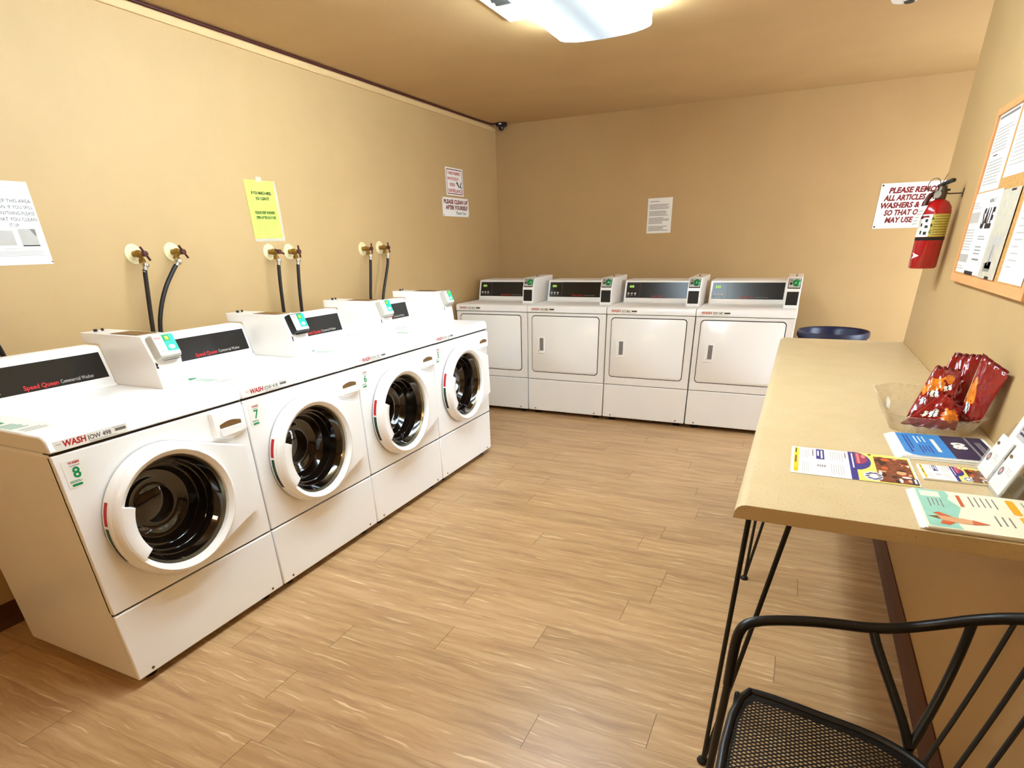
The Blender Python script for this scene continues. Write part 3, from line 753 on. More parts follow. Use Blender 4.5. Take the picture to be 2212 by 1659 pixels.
pair(-2.948, 1.364, 0.35, 0.0, [(-2.952, 1.325), (-2.962, 1.285), (-2.975, 1.183), (-2.985, 1.06), (-2.99, 0.93), (-2.98, 0.80)], 'faucet under the green paper, left one of its pair', 'black hose hanging from the left faucet under the green paper')
pair(-2.797, 1.362, PI / 2 - 0.1, 0.0, [(-2.803, 1.323), (-2.812, 1.285), (-2.830, 1.174), (-2.842, 1.054), (-2.85, 0.93), (-2.84, 0.80)], 'faucet right of the green paper with its handle upright', 'black hose hanging from the right faucet beside the green paper')
pair(-2.118, 1.366, PI / 2, 0.0, [(-2.122, 1.327), (-2.132, 1.27), (-2.155, 1.158), (-2.177, 1.062), (-2.185, 0.93), (-2.18, 0.80)], 'faucet above washer 6, left one of the farthest pair', 'black hose hanging from the left faucet of the farthest pair')
pair(-1.925, 1.370, PI / 2 - 0.25, 0.0, [(-1.927, 1.331), (-1.935, 1.266), (-1.985, 1.163), (-2.036, 1.059), (-2.06, 0.93), (-2.05, 0.80)], 'faucet above washer 5, right one of the farthest pair', 'black hose bowing left from the right faucet of the farthest pair')
pair(-4.44, 1.372, PI / 2, 0.0, [(-4.444, 1.333), (-4.446, 1.28), (-4.43, 1.16), (-4.408, 1.05), (-4.40, 0.93), (-4.42, 0.80)], 'faucet left of the wall notice at the picture edge', 'black hose at the left picture edge behind washer 8')

# ------------------------------------------------------------------ papers and signs
def sheet(X, w, h, mt, t=0.0007):
    m = MB(); m.box((0, 0, 0.0002), (w, h, t), mt, X); m.h = t; return m
Lw = lambda y, z, rot=0: frame((0.0006, y, z), (0, math.cos(rot), math.sin(rot)), (0, -math.sin(rot), math.cos(rot)))
Bw = lambda x, z, rot=0: frame((x, -0.0006, z), (math.cos(rot), 0, math.sin(rot)), (-math.sin(rot), 0, math.cos(rot)))
# white notice at the left edge
X = Lw(-4.292, 1.345, 0.0)
m = sheet(X, 0.204, 0.283, 'paper')
for i, (s_, w_) in enumerate((('KEEP THIS AREA', 0.125), ('CLEAN. IF YOU SPILL', 0.14), ('ANYTHING PLEASE', 0.125), ('SO THAT YOU CLEAN', 0.165), ('IT UP', 0.032))):
    m.text(X, s_, 0.196 if i != 4 else 0.128, 0.212 - 0.0205 * i, 0.017, 'ink', 0.0011, 'r', width=w_)
m.rect(X, 0.03, 0.067, 0.098, 0.118, 'lgrey', 0.0010).rect(X, 0.116, 0.065, 0.178, 0.124, 'lgrey', 0.0010)
m.poly(X, [(0.158, 0.124), (0.176, 0.124), (0.178, 0.11), (0.174, 0.096)], 'grey', 0.0012).rect(X, 0.118, 0.064, 0.178, 0.068, 'ink', 0.0012)
m.lines(X, 0.02, 0.19, 0.030, 0.050, 5, 'lgrey', 0.0011, 0.5, 0.1).lines(X, 0.05, 0.16, 0.054, 0.06, 2, 'lgrey', 0.0011).lines(X, 0.03, 0.13, 0.262, 0.266, 1, 'lgrey', 0.0011)
m.poly(X, [(0.196, 0.010), (0.204, 0.004), (0.204, 0.010)], 'ink', 0.0011)
m.top('wall_notice', (0, -4.19, 1.345), 'white paper notice with grey pictures, left edge above washer 8', 'notice', smooth=0)
# green paper in its sleeve
t = thing('wall_notice', (0, -2.93, 1.43), 'bright lime green paper notice in a clear sleeve above the middle faucets', 'notice')
O = (0, -2.93, 1.43)
X = Lw(-3.028, 1.428, 0.012)
MB().box((0.0, -0.012, 0.0), (0.220, 0.284, 0.0004), 'film', X).build('plastic_sleeve', t, O)
X = Lw(-3.030, 1.431, 0.012)
m = MB()
nu, nv = 22, 10   # a gently wrinkled sheet
vs = []
for j in range(nv + 1):
    for i in range(nu + 1):
        u = 0.205 * i / nu; v_ = 0.280 * j / nv
        hh = 0.0014 + 0.0011 * max(0, 1 - v_ / 0.16) * math.sin(u * 95) * (1 if i not in (0, nu) else 0.3)
        vs.append((u, v_, hh))
m.add(vs, [(j * (nu + 1) + i, j * (nu + 1) + i + 1, (j + 1) * (nu + 1) + i + 1, (j + 1) * (nu + 1) + i) for j in range(nv) for i in range(nu)], 'lgreen', X)
m.text(X, 'IF YOU MAKE A MESS,', 0.106, 0.213, 0.020, 'ink', 0.0028, width=0.140, bold=0.02)
m.text(X, 'YOU CLEAN IT!!', 0.106, 0.187, 0.020, 'ink', 0.0028, width=0.095, bold=0.02)
m.text(X, 'PLEASE KEEP WASHERS', 0.108, 0.120, 0.019, 'dgreen', 0.0028, width=0.140, bold=0.02)
m.text(X, 'OPEN AFTER EACH USE', 0.108, 0.096, 0.019, 'dgreen', 0.0028, width=0.140, bold=0.02)
m.build('sheet', t, O)
MB().box((0.085, 0.272, 0.0016), (0.125, 0.296, 0.0020), 'film', X).build('tape', t, O)
# video sign
X = Lw(-0.945, 1.744)
m = sheet(X, 0.285, 0.198, 'paper', 0.0015)
for r0, r1 in (((0.012, 0.010, 0.273, 0.188), (0.018, 0.016, 0.267, 0.182)),):
    a = rrect(*r0, 0.015); b = rrect(*r1, 0.011)
    m.loops([[(p[0], p[1], 0.0018) for p in a], [(p[0], p[1], 0.0018) for p in b]], 'dred', True, False, False, X)
m.text(X, 'THESE PREMISES', 0.135, 0.150, 0.027, 'red', 0.002, width=0.205, bold=0.03)
m.text(X, 'PROTECTED BY', 0.120, 0.111, 0.027, 'red', 0.002, width=0.180, bold=0.03)
m.text(X, 'VIDEO', 0.100, 0.068, 0.031, 'red', 0.002, width=0.090, bold=0.03)
m.text(X, 'SURVEILLANCE', 0.143, 0.025, 0.031, 'red', 0.002, width=0.225, bold=0.03)
m.poly(X, [(0.17, 0.105), (0.195, 0.095), (0.215, 0.065), (0.205, 0.060), (0.185, 0.080), (0.17, 0.09)], 'ink', 0.002)
m.poly(X, [(0.215, 0.062), (0.25, 0.105), (0.256, 0.098), (0.238, 0.074), (0.256, 0.060), (0.246, 0.055), (0.228, 0.064)], 'ink', 0.002)
m.top('wall_sign', (0, -0.80, 1.744), 'white sign with red border about video surveillance, above another sign', 'sign', smooth=0)
X = Lw(-1.022, 1.590)
m = sheet(X, 0.440, 0.138, 'paper', 0.0015)
m.text(X, 'PLEASE CLEAN UP', 0.222, 0.094, 0.040, 'dred', 0.002, width=0.40, bold=0.045, shear=0.05)
m.text(X, 'AFTER YOURSELF', 0.232, 0.052, 0.040, 'dred', 0.002, width=0.37, bold=0.045, shear=0.05)
m.text(X, 'Thank You', 0.300, 0.017, 0.030, 'ink', 0.002, width=0.17, shear=0.3, bold=0.01)
for u, v_ in ((0.008, 0.130), (0.432, 0.130), (0.012, 0.008), (0.432, 0.008)): m.disc(X, u, v_, 0.006, 0.005, 'ink', 0.002, 8)
m.top('wall_sign', (0, -0.80, 1.590), 'white sign reading PLEASE CLEAN UP AFTER YOURSELF under the video sign', 'sign', smooth=0)
# small notice on the back wall
X = Bw(1.444, 1.424, 0.01)
m = sheet(X, 0.208, 0.268, 'paper')
for v0, v1, n_, sd in ((0.020, 0.060, 4, 1), (0.075, 0.125, 5, 2), (0.135, 0.175, 4, 3), (0.185, 0.225, 4, 4)):
    m.lines(X, 0.015, 0.192, v0, v1, n_, 'grey', 0.0011, 0.42, 0.35, sd)
m.lines(X, 0.018, 0.10, 0.240, 0.247, 1, 'grey', 0.0011, 0.6)
m.top('wall_notice', (1.548, 0, 1.424), 'small white typed paper notice on the back wall above the dryers', 'notice', smooth=0)
# big sign on the back wall
X = Bw(3.170, 1.410)
m = sheet(X, 0.465, 0.296, 'paper', 0.0015)
for i, (s_, u, w_) in enumerate((('PLEASE REMOVE', 0.058, 0.350), ('ALL ARTICLES FROM', 0.034, 0.385), ('WASHERS & DRYERS', 0.022, 0.425), ('SO THAT OTHERS', 0.056, 0.335), ('MAY USE THEM', 0.072, 0.305))):
    m.text(X, s_, u, 0.232 - 0.0485 * i, 0.049, 'dred', 0.002, align='l', width=w_, bold=0.045, shear=0.15)
for u, v_ in ((0.012, 0.284), (0.012, 0.012), (0.453, 0.284), (0.453, 0.012)): m.disc(X, u, v_, 0.007, 0.006, 'ink', 0.002, 8)
m.top('wall_sign', (3.377, 0, 1.410), 'white sign with maroon lettering asking to remove articles, behind the fire extinguisher', 'sign', smooth=0)

# ------------------------------------------------------------------ cork board and its papers
Rw = lambda y, z, d_=0.0: frame((RX - d_, y, z), (0, -1, 0), (0, 0, 1))
t = thing('cork_board', (RX, -3.09, 1.2), 'framed cork notice board on the right wall covered with papers', 'notice board')
O = (RX, -3.09, 1.2)
y1, y2, z1, z2 = -2.622, -3.560, 1.203, 1.762
MB().box((RX - 0.010, y2 + 0.01, z1 + 0.01), (RX - 0.0005, y1 - 0.01, z2 - 0.01), 'cork').build('cork_panel', t, O)
fr = MB()
fwd = 0.022
for a, b in (((RX - 0.018, y2, z1), (RX - 0.0005, y1, z1 + 0.028)), ((RX - 0.018, y2, z2 - fwd), (RX - 0.0005, y1, z2)), ((RX - 0.018, y1 - fwd, z1 + 0.028), (RX - 0.0005, y1, z2 - fwd)), ((RX - 0.018, y2, z1 + 0.028), (RX - 0.0005, y2 + 0.028, z2 - fwd))):
    fr.box(a, b, 'frame')
fr.box((RX - 0.012, y1, z1), (RX - 0.0005, y1 + 0.0012, z2), 'fdark').box((RX - 0.012, y2, z2), (RX - 0.0005, y1, z2 + 0.0012), 'fdark')
fr.build('frame', t, O, bevel=0.0015)
G = 'papers pinned to the cork board'
def pinned(y, z, w, h, d_, label, fn, mt='paper', rot=0.0):
    X = frame((RX - 0.0102 - d_, y, z), (0, -math.cos(rot), math.sin(rot)), (0, math.sin(rot), math.cos(rot)))
    m = sheet(X, w, h, mt)
    fn(m, X)
    m.top('pinned_paper', (RX - 0.0102 - d_, y - w / 2, z), label, 'paper', G, smooth=0)
def p1(m, X):
    m.lines(X, 0.02, 0.24, 0.02, 0.10, 8, 'lgrey', 0.001, 0.5, 0.2).lines(X, 0.02, 0.24, 0.12, 0.20, 8, 'lgrey', 0.001, 0.5, 0.25, 5).lines(X, 0.01, 0.25, 0.222, 0.236, 1, 'grey', 0.001, 0.6, 0.05)
    m.rect(X, 0.06, 0.108, 0.12, 0.112, 'ink', 0.001)
pinned(-2.648, 1.502, 0.262, 0.240, 0.0000, 'white typed sheet in the top left corner of the cork board', p1)
def p2(m, X): m.lines(X, 0.03, 0.24, 0.03, 0.19, 14, 'lgrey', 0.001, 0.4, 0.3, 7)
pinned(-2.935, 1.530, 0.275, 0.205, 0.0000, 'wide white sheet at the top of the cork board, right of the corner sheet', p2)
def p3(m, X):
    m.rect(X, 0.02, 0.035, 0.17, 0.062, 'lgrey', 0.001).lines(X, 0.02, 0.175, 0.075, 0.15, 8, 'lgrey', 0.001, 0.45, 0.2).rect(X, 0.03, 0.165, 0.17, 0.20, 'lgrey', 0.001).lines(X, 0.02, 0.16, 0.212, 0.235, 3, 'lgrey', 0.001, 0.5, 0.4).lines(X, 0.02, 0.15, 0.012, 0.028, 2, 'lgrey', 0.001)
pinned(-2.612, 1.236, 0.205, 0.262, 0.0010, 'grey printed sheet at the lower left of the cork board, left of the SALE flyer', p3)
def p4(m, X):
    m.text(X, 'PARKING LOT', 0.115, 0.226, 0.016, 'grey', 0.001, width=0.085, bold=0.02)
    m.text(X, 'SALE', 0.112, 0.150, 0.082, 'ink', 0.001, width=0.150, bold=0.05, shear=0.12)
    m.lines(X, 0.055, 0.16, 0.112, 0.128, 2, 'grey', 0.001, 0.35, 0.2).lines(X, 0.055, 0.15, 0.066, 0.098, 3, 'grey', 0.001, 0.3, 0.3, 4).lines(X, 0.06, 0.16, 0.046, 0.056, 1, 'grey', 0.001, 0.6)
    m.rect(X, 0.002, -0.002, 0.13, 0.010, 'ink', 0.001)
pinned(-2.795, 1.236, 0.215, 0.262, 0.0020, 'white flyer with big black SALE lettering on the cork board', p4)
def p5(m, X):
    m.poly(X, [(0.02, 0.12), (0.17, 0.13), (0.17, 0.10), (0.11, 0.095), (0.12, 0.03), (0.05, 0.03), (0.06, 0.10), (0.02, 0.09)], 'lgrey', 0.001)
    m.poly(X, [(0.03, 0.045), (0.12, 0.052), (0.12, 0.022), (0.04, 0.02)], 'grey', 0.001).rect(X, 0.10, 0.25, 0.15, 0.256, 'ink', 0.001).rect(X, 0.09, 0.0, 0.14, 0.008, 'ink', 0.001)
    m.poly(X, [(0.085, 0.10), (0.095, 0.10), (0.085, 0.04), (0.075, 0.04)], 'grey', 0.0011)
pinned(-3.012, 1.234, 0.20, 0.258, 0.0030, 'greyish newsprint clipping right of the SALE flyer', p5, 'gpaper')
def p6(m, X):
    for i in range(9): m.lines(X, 0.03, 0.10 + 0.02 * (i % 3), 0.04 + 0.018 * i, 0.048 + 0.018 * i, 1, 'lgrey', 0.001, 0.5, 0.3, i)
pinned(-3.262, 1.236, 0.235, 0.262, 0.0010, 'white handwritten sheet at the right of the cork board', p6, 'paper', 0.0)

# ------------------------------------------------------------------ fire extinguisher
ex, ey = 3.222, -2.300
t = thing('fire_extinguisher', (ex, ey, 1.232), 'red fire extinguisher hanging on the right wall beside the cork board', 'fire extinguisher')
O = (ex, ey, 1.232)
MB().lathe([(0, 0.003), (0.048, 0.0), (0.053, 0.006), (0.0535, 0.22), (0.050, 0.238), (0.036, 0.258), (0.018, 0.268), (0.018, 0.275), (0, 0.275)], (ex, ey, 1.232), (0, 0, 1), 'ext', 40).build('cylinder', t, O)
lb = MB()
def band(r, a0, a1, h0, h1, mt, n=14):
    q = []
    for i in range(n + 1):
        a = math.radians(a0 + (a1 - a0) * i / n)
        q.append([Vector((ex + r * math.cos(a), ey + r * math.sin(a), 1.232 + h)) for h in (h0, h1)])
    lb.loops(q, mt, False)
# viewing direction is about -98 degrees
band(0.0540, 140, 252, 0.126, 0.212, 'label'); band(0.0540, 252, 400, 0.126, 0.212, 'olive')
for i, (a, h, s_) in enumerate(((256, 0.190, 'A'), (256, 0.165, 'B'), (256, 0.140, 'C'))):
    ar = math.radians(a); Xl = frame((ex + 0.0546 * math.cos(ar), ey + 0.0546 * math.sin(ar), 1.232 + h), (-math.sin(ar), math.cos(ar), 0), (0, 0, 1))
    lb.text(Xl, s_, 0, 0, 0.015, 'ink', 0.0003, bold=0.03)
for a, h, w_, hh in ((205, 0.196, 0.020, 0.010), (228, 0.200, 0.022, 0.007), (232, 0.182, 0.010, 0.012), (212, 0.166, 0.008, 0.012), (236, 0.160, 0.012, 0.010), (216, 0.136, 0.008, 0.014), (236, 0.134, 0.012, 0.012)):
    ar = math.radians(a); Xl = frame((ex + 0.0546 * math.cos(ar), ey + 0.0546 * math.sin(ar), 1.232 + h), (-math.sin(ar), math.cos(ar), 0), (0, 0, 1))
    lb.rect(Xl, -w_ / 2, 0, w_ / 2, hh, 'dred' if h > 0.19 else 'ink', 0.0003)
for i in range(8): band(0.0543, 264, 330, 0.132 + 0.010 * i, 0.1345 + 0.010 * i, 'slot', 8)
lb.build('instruction_label', t, O)
lb = MB(); band(0.0545, 0, 360, 0.112, 0.124, 'black_plastic', 32); lb.build('strap', t, O)
lb = MB()
ar = math.radians(222)
Xl = frame((ex + 0.0540 * math.cos(ar), ey + 0.0540 * math.sin(ar), 1.232 + 0.052), (-math.sin(ar), math.cos(ar), 0), (0, 0, 1))
lb.poly(Xl, [(-0.016, -0.012), (0.016, 0.0), (-0.016, 0.012), (-0.010, 0.0)], 'label', 0.0008)
lb.build('arrow_mark', t, O)
vb = MB().lathe([(0.019, 0.268), (0.020, 0.272), (0.020, 0.300), (0.016, 0.306), (0.016, 0.318), (0, 0.318)], (ex, ey, 1.232), (0, 0, 1), 'gun', 20)
vb.lathe([(0.014, 0.0), (0.014, 0.010), (0, 0.010)], (ex - 0.012, ey - 0.016, 1.232 + 0.286), (-0.5, -1, 0), 'steel', 16)
vb.build('valve', t, O)
lv = MB()
lv.prism([(-0.012, 0.300), (-0.012, 0.312), (0.050, 0.352), (0.058, 0.346), (0.020, 0.312)], 'x', ex - 0.009, ex + 0.009, 'black_plastic', Matrix.Translation((0, ey, 1.232)))
lv2 = MB()
lvX = Matrix.Translation((ex, ey, 1.232)) @ Matrix.Rotation(math.radians(-38), 4, 'Z')
lv = MB()
lv.prism([(-0.020, 0.312), (-0.022, 0.322), (0.034, 0.344), (0.042, 0.340), (0.040, 0.330)], 'y', -0.010, 0.010, 'black_plastic', lvX)
lv.prism([(-0.018, 0.296), (-0.018, 0.308), (0.028, 0.306), (0.032, 0.298)], 'y', -0.009, 0.009, 'black_plastic', lvX)
lv.build('lever', t, O, bevel=0.003)
pr_ = MB().tube([(ex - 0.036 + 0.020 * math.cos(2 * PI * i / 20), ey - 0.022 - 0.012 * math.cos(2 * PI * i / 20), 1.232 + 0.322 + 0.024 * math.sin(2 * PI * i / 20)) for i in range(20)], 0.0018, 'gun', 6, closed=True)
pr_.tube([(ex - 0.012, ey - 0.02, 1.232 + 0.318), (ex + 0.006, ey + 0.0, 1.232 + 0.362)], 0.0014, 'gun', 6)
pr_.build('pull_ring', t, O)
hs = MB().tube([(ex - 0.016, ey + 0.004, 1.232 + 0.292), (ex - 0.036, ey + 0.0, 1.232 + 0.288), (ex - 0.050, ey - 0.006, 1.232 + 0.262), (ex - 0.048, ey - 0.012, 1.232 + 0.235)], [0.009, 0.010, 0.011], 'hred', 10, smooth=2)
hs.build('nozzle', t, O)
tg = MB(); Xl = frame((ex - 0.090, ey - 0.02, 1.232 + 0.162), (0.86, -0.25, 0.10), (0.28, 0.0, 0.96))
tg.box((0, 0, 0), (0.026, 0.085, 0.0008), 'paper', Xl).lines(Xl, 0.004, 0.022, 0.012, 0.075, 5, 'lgrey', 0.0012, 0.4)
tg.tube([(ex - 0.047, ey - 0.02, 1.232 + 0.243), (ex - 0.020, ey - 0.016, 1.232 + 0.285)], 0.0008, 'gun', 5)
tg.build('inspection_tag', t, O)
hk = MB().tube([(RX - 0.001, ey, 1.232 + 0.288), (ex + 0.03, ey, 1.232 + 0.288), (ex + 0.017, ey, 1.232 + 0.290)], 0.0028, 'gun', 8)
hk.box((RX - 0.003, ey - 0.008, 1.232 + 0.272), (RX - 0.0003, ey + 0.008, 1.232 + 0.306), 'gun')
hk.top('wall_hook', (RX, ey, 1.52), 'small dark metal wall hook carrying the fire extinguisher', 'hook')

# ------------------------------------------------------------------ folding counter with hairpin legs
TX, TY0, TY1, TZ = 2.690, -4.362, -1.822, 0.8487
t = thing('counter_table', (3.0, -3.1, 0), 'long cream speckled laminate table on black hairpin legs along the right wall', 'table')
O = (3.0, -3.1, 0)
pr = [(RX - 0.002, TZ - 0.034), (RX - 0.002, TZ), (TX + 0.024, TZ), (TX + 0.014, TZ - 0.002), (TX + 0.006, TZ - 0.008), (TX + 0.001, TZ - 0.018), (TX, TZ - 0.034)]
MB().prism(pr, 'y', TY0, TY1, 'counter').build('tabletop', t, O, bevel=0.001)
cl = MB().box((RX - 0.03, TY0 + 0.15, TZ - 0.075), (RX - 0.0005, TY1 - 0.05, TZ - 0.0345), 'base')
cl.build('wall_cleat', t, O)
for fx, fy in ((2.713, -4.300), (2.732, -3.192), (2.735, -2.05)):
    zt_ = TZ - 0.0345
    lg = MB()
    sy = 1
    tops = [(fx + 0.010, fy - 0.040), (fx + 0.010, fy + 0.050), (fx + 0.093, fy - 0.045)]
    for a, b in tops:
        lg.tube([(a, b, zt_ - 0.003), (fx + (a - fx) * 0.03, fy + (b - fy) * 0.03, 0.012)], 0.006, 'blackmetal', 10)
    lg.prism([(fx, fy - 0.030), (fx + 0.095, fy - 0.030), (fx + 0.020, fy + 0.055), (fx, fy + 0.055)], 'z', zt_ - 0.002, zt_, 'blackmetal')
    L_ = lg.build('leg', t, O)
    MB().lathe([(0, 0), (0.015, 0), (0.017, 0.004), (0.015, 0.010), (0.008, 0.016), (0, 0.016)], (fx, fy, 0), (0, 0, 1), 'foot', 18).build('leg_cap', L_, O)

# ------------------------------------------------------------------ trash can
bx_, by_ = 3.03, -0.47
t = thing('trash_can', (bx_, by_, 0), 'round dark navy trash can between the dryers and the end of the table', 'trash can')
O = (bx_, by_, 0)
MB().lathe([(0.0, 0.0), (0.20, 0.0), (0.205, 0.01), (0.236, 0.685), (0.232, 0.685), (0.20, 0.02), (0.0, 0.02)], O, (0, 0, 1), 'bin', 48).build('body', t, O)
MB().lathe([(0.232, 0.680), (0.246, 0.684), (0.249, 0.700), (0.246, 0.722), (0.240, 0.726), (0.234, 0.720), (0.232, 0.680)], O, (0, 0, 1), 'bin', 48).build('rim', t, O)
MB().lathe([(0.2335, 0.715), (0.226, 0.700), (0.20, 0.40), (0.12, 0.25), (0.0, 0.22)], O, (0, 0, 1), 'liner', 36).build('liner', t, O)

# ------------------------------------------------------------------ things on the table
TT = TZ
def flat(o, rot=0.0):       # page lying on the table: u runs towards -y, v towards +x
    return frame(o, (math.sin(rot), -math.cos(rot), 0), (math.cos(rot), math.sin(rot), 0))
def event_page(m, X, w, h, t0):
    # w across (u), h along (v): yellow band at the foot, photo at the head
    W_ = lambda f: f * w
    Hh = lambda f: f * h
    q = t0 + 0.0003
    m.rect(X, W_(0.04), Hh(0.025), W_(0.95), Hh(0.065), 'yellow', q)
    m.rect(X, W_(0.06), Hh(0.035), W_(0.24), Hh(0.045), 'ink', q + 0.0003).rect(X, W_(0.36), Hh(0.033), W_(0.62), Hh(0.048), 'slot', q + 0.0003).disc(X, W_(0.86), Hh(0.045), W_(0.06), Hh(0.012), 'orange', q + 0.0003)
    for v0, v1, n_ in ((0.095, 0.165, 4), (0.335, 0.45, 6)):
        m.lines(X, W_(0.07), W_(0.46), Hh(v0), Hh(v1), n_, 'lgrey', q, 0.3, 0.35, 3).lines(X, W_(0.56), W_(0.95), Hh(v0), Hh(v1), n_, 'lgrey', q, 0.3, 0.35, 4)
    m.rect(X, W_(0.06), Hh(0.183), W_(0.32), Hh(0.190), 'dred', q).rect(X, W_(0.06), Hh(0.46), W_(0.28), Hh(0.467), 'dred', q)
    m.rect(X, W_(0.03), Hh(0.215), W_(0.42), Hh(0.285), 'indigo', q).rect(X, W_(0.08), Hh(0.255), W_(0.38), Hh(0.270), 'label', q + 0.0003).rect(X, W_(0.10), Hh(0.225), W_(0.30), Hh(0.240), 'label', q + 0.0003)
    for i in range(4): m.rect(X, W_(0.62), Hh(0.222 + 0.019 * i), W_(0.70), Hh(0.233 + 0.019 * i), 'grey', q)
    m.rect(X, 0.0, Hh(0.49), w, Hh(0.985), 'lyellow', q)
    m.rect(X, 0.0, Hh(0.49), w, Hh(0.545), 'indigo', q + 0.0002)
    m.disc(X, W_(0.32), Hh(0.535), W_(0.33), Hh(0.135), 'indigo', q + 0.0004, 24, 0, PI)
    m.disc(X, W_(0.24), Hh(0.545), W_(0.22), Hh(0.10), 'magenta', q + 0.0006, 20, 0, PI)
    m.rect(X, W_(0.06), Hh(0.515), W_(0.60), Hh(0.527), 'label', q + 0.0006)
    m.rect(X, W_(0.05), Hh(0.558), W_(0.42), Hh(0.580), 'pink', q + 0.0008).disc(X, W_(0.15), Hh(0.615), W_(0.07), Hh(0.018), 'pink', q + 0.0008)
    # photograph: people in a crowd, as patches of brown and tan
    m.rect(X, W_(0.10), Hh(0.70), W_(0.97), Hh(0.975), 'brown', q + 0.0003)
    rd = random.Random(5)
    for i in range(26):
        u = W_(0.12 + 0.80 * rd.random()); v_ = Hh(0.71 + 0.24 * rd.random())
        mt = ['skin', 'dbrown', 'label', 'rust', 'brown', 'dbrown'][i % 6]
        m.disc(X, u, v_, W_(0.03 + 0.05 * rd.random()), Hh(0.012 + 0.03 * rd.random()), mt, q + 0.0005 + 0.00001 * i, 7)
    m.disc(X, W_(0.82), Hh(0.66), W_(0.15), Hh(0.075), 'label', q + 0.0005)
    for i in range(9):
        a = PI * 2 * i / 9
        m.disc(X, W_(0.82) + W_(0.10) * math.cos(a), Hh(0.665) + Hh(0.05) * math.sin(a), W_(0.022), Hh(0.022), 'navy' if i % 2 else 'indigo', q + 0.0008, 6)
    m.rect(X, W_(0.78), Hh(0.945), W_(0.97), Hh(0.99), 'navy', q + 0.0009).rect(X, W_(0.80), Hh(0.962), W_(0.93), Hh(0.978), 'label', q + 0.0011)
    m.rect(X, W_(0.03), Hh(0.66), W_(0.07), Hh(0.685), 'ink', q + 0.0006)
X = flat((2.795, -3.901, TT + 0.0004), 0.0)
m = sheet(X, 0.214, 0.276, 'paper', 0.0008); event_page(m, X, 0.214, 0.276, 0.0008)
m.top('flyer', (2.93, -4.0, TT), 'large white event flyer with a yellow band and crowd photo on the table', 'flyer', smooth=0)
X = flat((3.081, -3.950, TT + 0.0004), 0.02)
m = sheet(X, 0.104, 0.136, 'paper', 0.004); event_page(m, X, 0.104, 0.136, 0.004)
m.top('flyer_stack', (3.15, -4.0, TT), 'small stack of white event cards with crowd photo before the acrylic holder', 'flyers', smooth=0)
# blue and navy brochures
t = thing('brochure_stack', (3.16, -3.80, TT), 'stack of blue and dark navy brochures between the tray and the acrylic holder', 'brochures')
O = (3.16, -3.80, TT)
rd = random.Random(3)
st = MB()
for i in range(4):
    X = flat((3.034 + 0.005 * i, -3.690 + 0.002 * i, TT + 0.0004 + 0.0016 * i), 0.03 + 0.008 * (i % 3))
    st.box((0, 0, 0), (0.218, 0.225, 0.0014), 'paper', X)
st.build('pages', t, O)
X = flat((3.054, -3.684, TT + 0.0070), 0.045)
bm_ = MB().box((0.002, 0.0, 0), (0.212, 0.212, 0.0012), 'paper', X)
bm_.poly(X, [(0.004, 0.006), (0.180, 0.004), (0.204, 0.018), (0.210, 0.034), (0.210, 0.112), (0.004, 0.116)], 'blue', 0.0015)
bm_.rect(X, 0.004, 0.112, 0.210, 0.210, 'navy', 0.0016)
bm_.lines(X, 0.03, 0.10, 0.045, 0.075, 3, 'label', 0.0018, 0.3, 0.3).lines(X, 0.05, 0.17, 0.082, 0.100, 1, 'label', 0.0018, 0.5).lines(X, 0.02, 0.19, 0.02, 0.036, 2, 'indigo', 0.0018, 0.4)
bm_.lines(X, 0.115, 0.19, 0.045, 0.075, 4, 'indigo', 0.0018, 0.35, 0.3)
bm_.text(X, '08', 0.095, 0.128, 0.040, 'label', 0.0019, bold=0.06, width=0.060)
bm_.lines(X, 0.05, 0.16, 0.185, 0.200, 3, 'lgrey', 0.0019, 0.3)
bm_.rect(X, 0.004, 0.168, 0.210, 0.174, 'grey', 0.0018)
bm_.build('cover', t, O)
# cream brochures
t = thing('brochure_stack', (3.16, -4.26, TT), 'stack of cream brochures with a mint corner and orange rocket at the table end', 'brochures')
O = (3.16, -4.26, TT)
st = MB()
for i in range(4):
    X = flat((3.036 + 0.003 * i, -4.140 - 0.002 * i, TT + 0.0004 + 0.002 * i), 0.0 + 0.01 * (i % 2))
    st.box((0, 0, 0), (0.212, 0.25, 0.0018), 'paper', X)
st.build('pages', t, O)
X = flat((3.046, -4.146, TT + 0.0086), 0.0)
cm = MB().box((0.0, 0.0, 0), (0.210, 0.248, 0.0012), 'creamp', X)
cm.poly(X, [(0.002, 0.004), (0.206, 0.004), (0.206, 0.060), (0.18, 0.055), (0.14, 0.062), (0.09, 0.075), (0.05, 0.058), (0.025, 0.064), (0.002, 0.06)], 'mint', 0.0015)
cm.rect(X, 0.012, 0.010, 0.044, 0.046, 'creamp', 0.0017)
cm.lines(X, 0.055, 0.105, 0.020, 0.050, 4, 'grey', 0.0017, 0.28, 0.3)
cm.rect(X, 0.02, 0.076, 0.085, 0.083, 'rust', 0.0017)
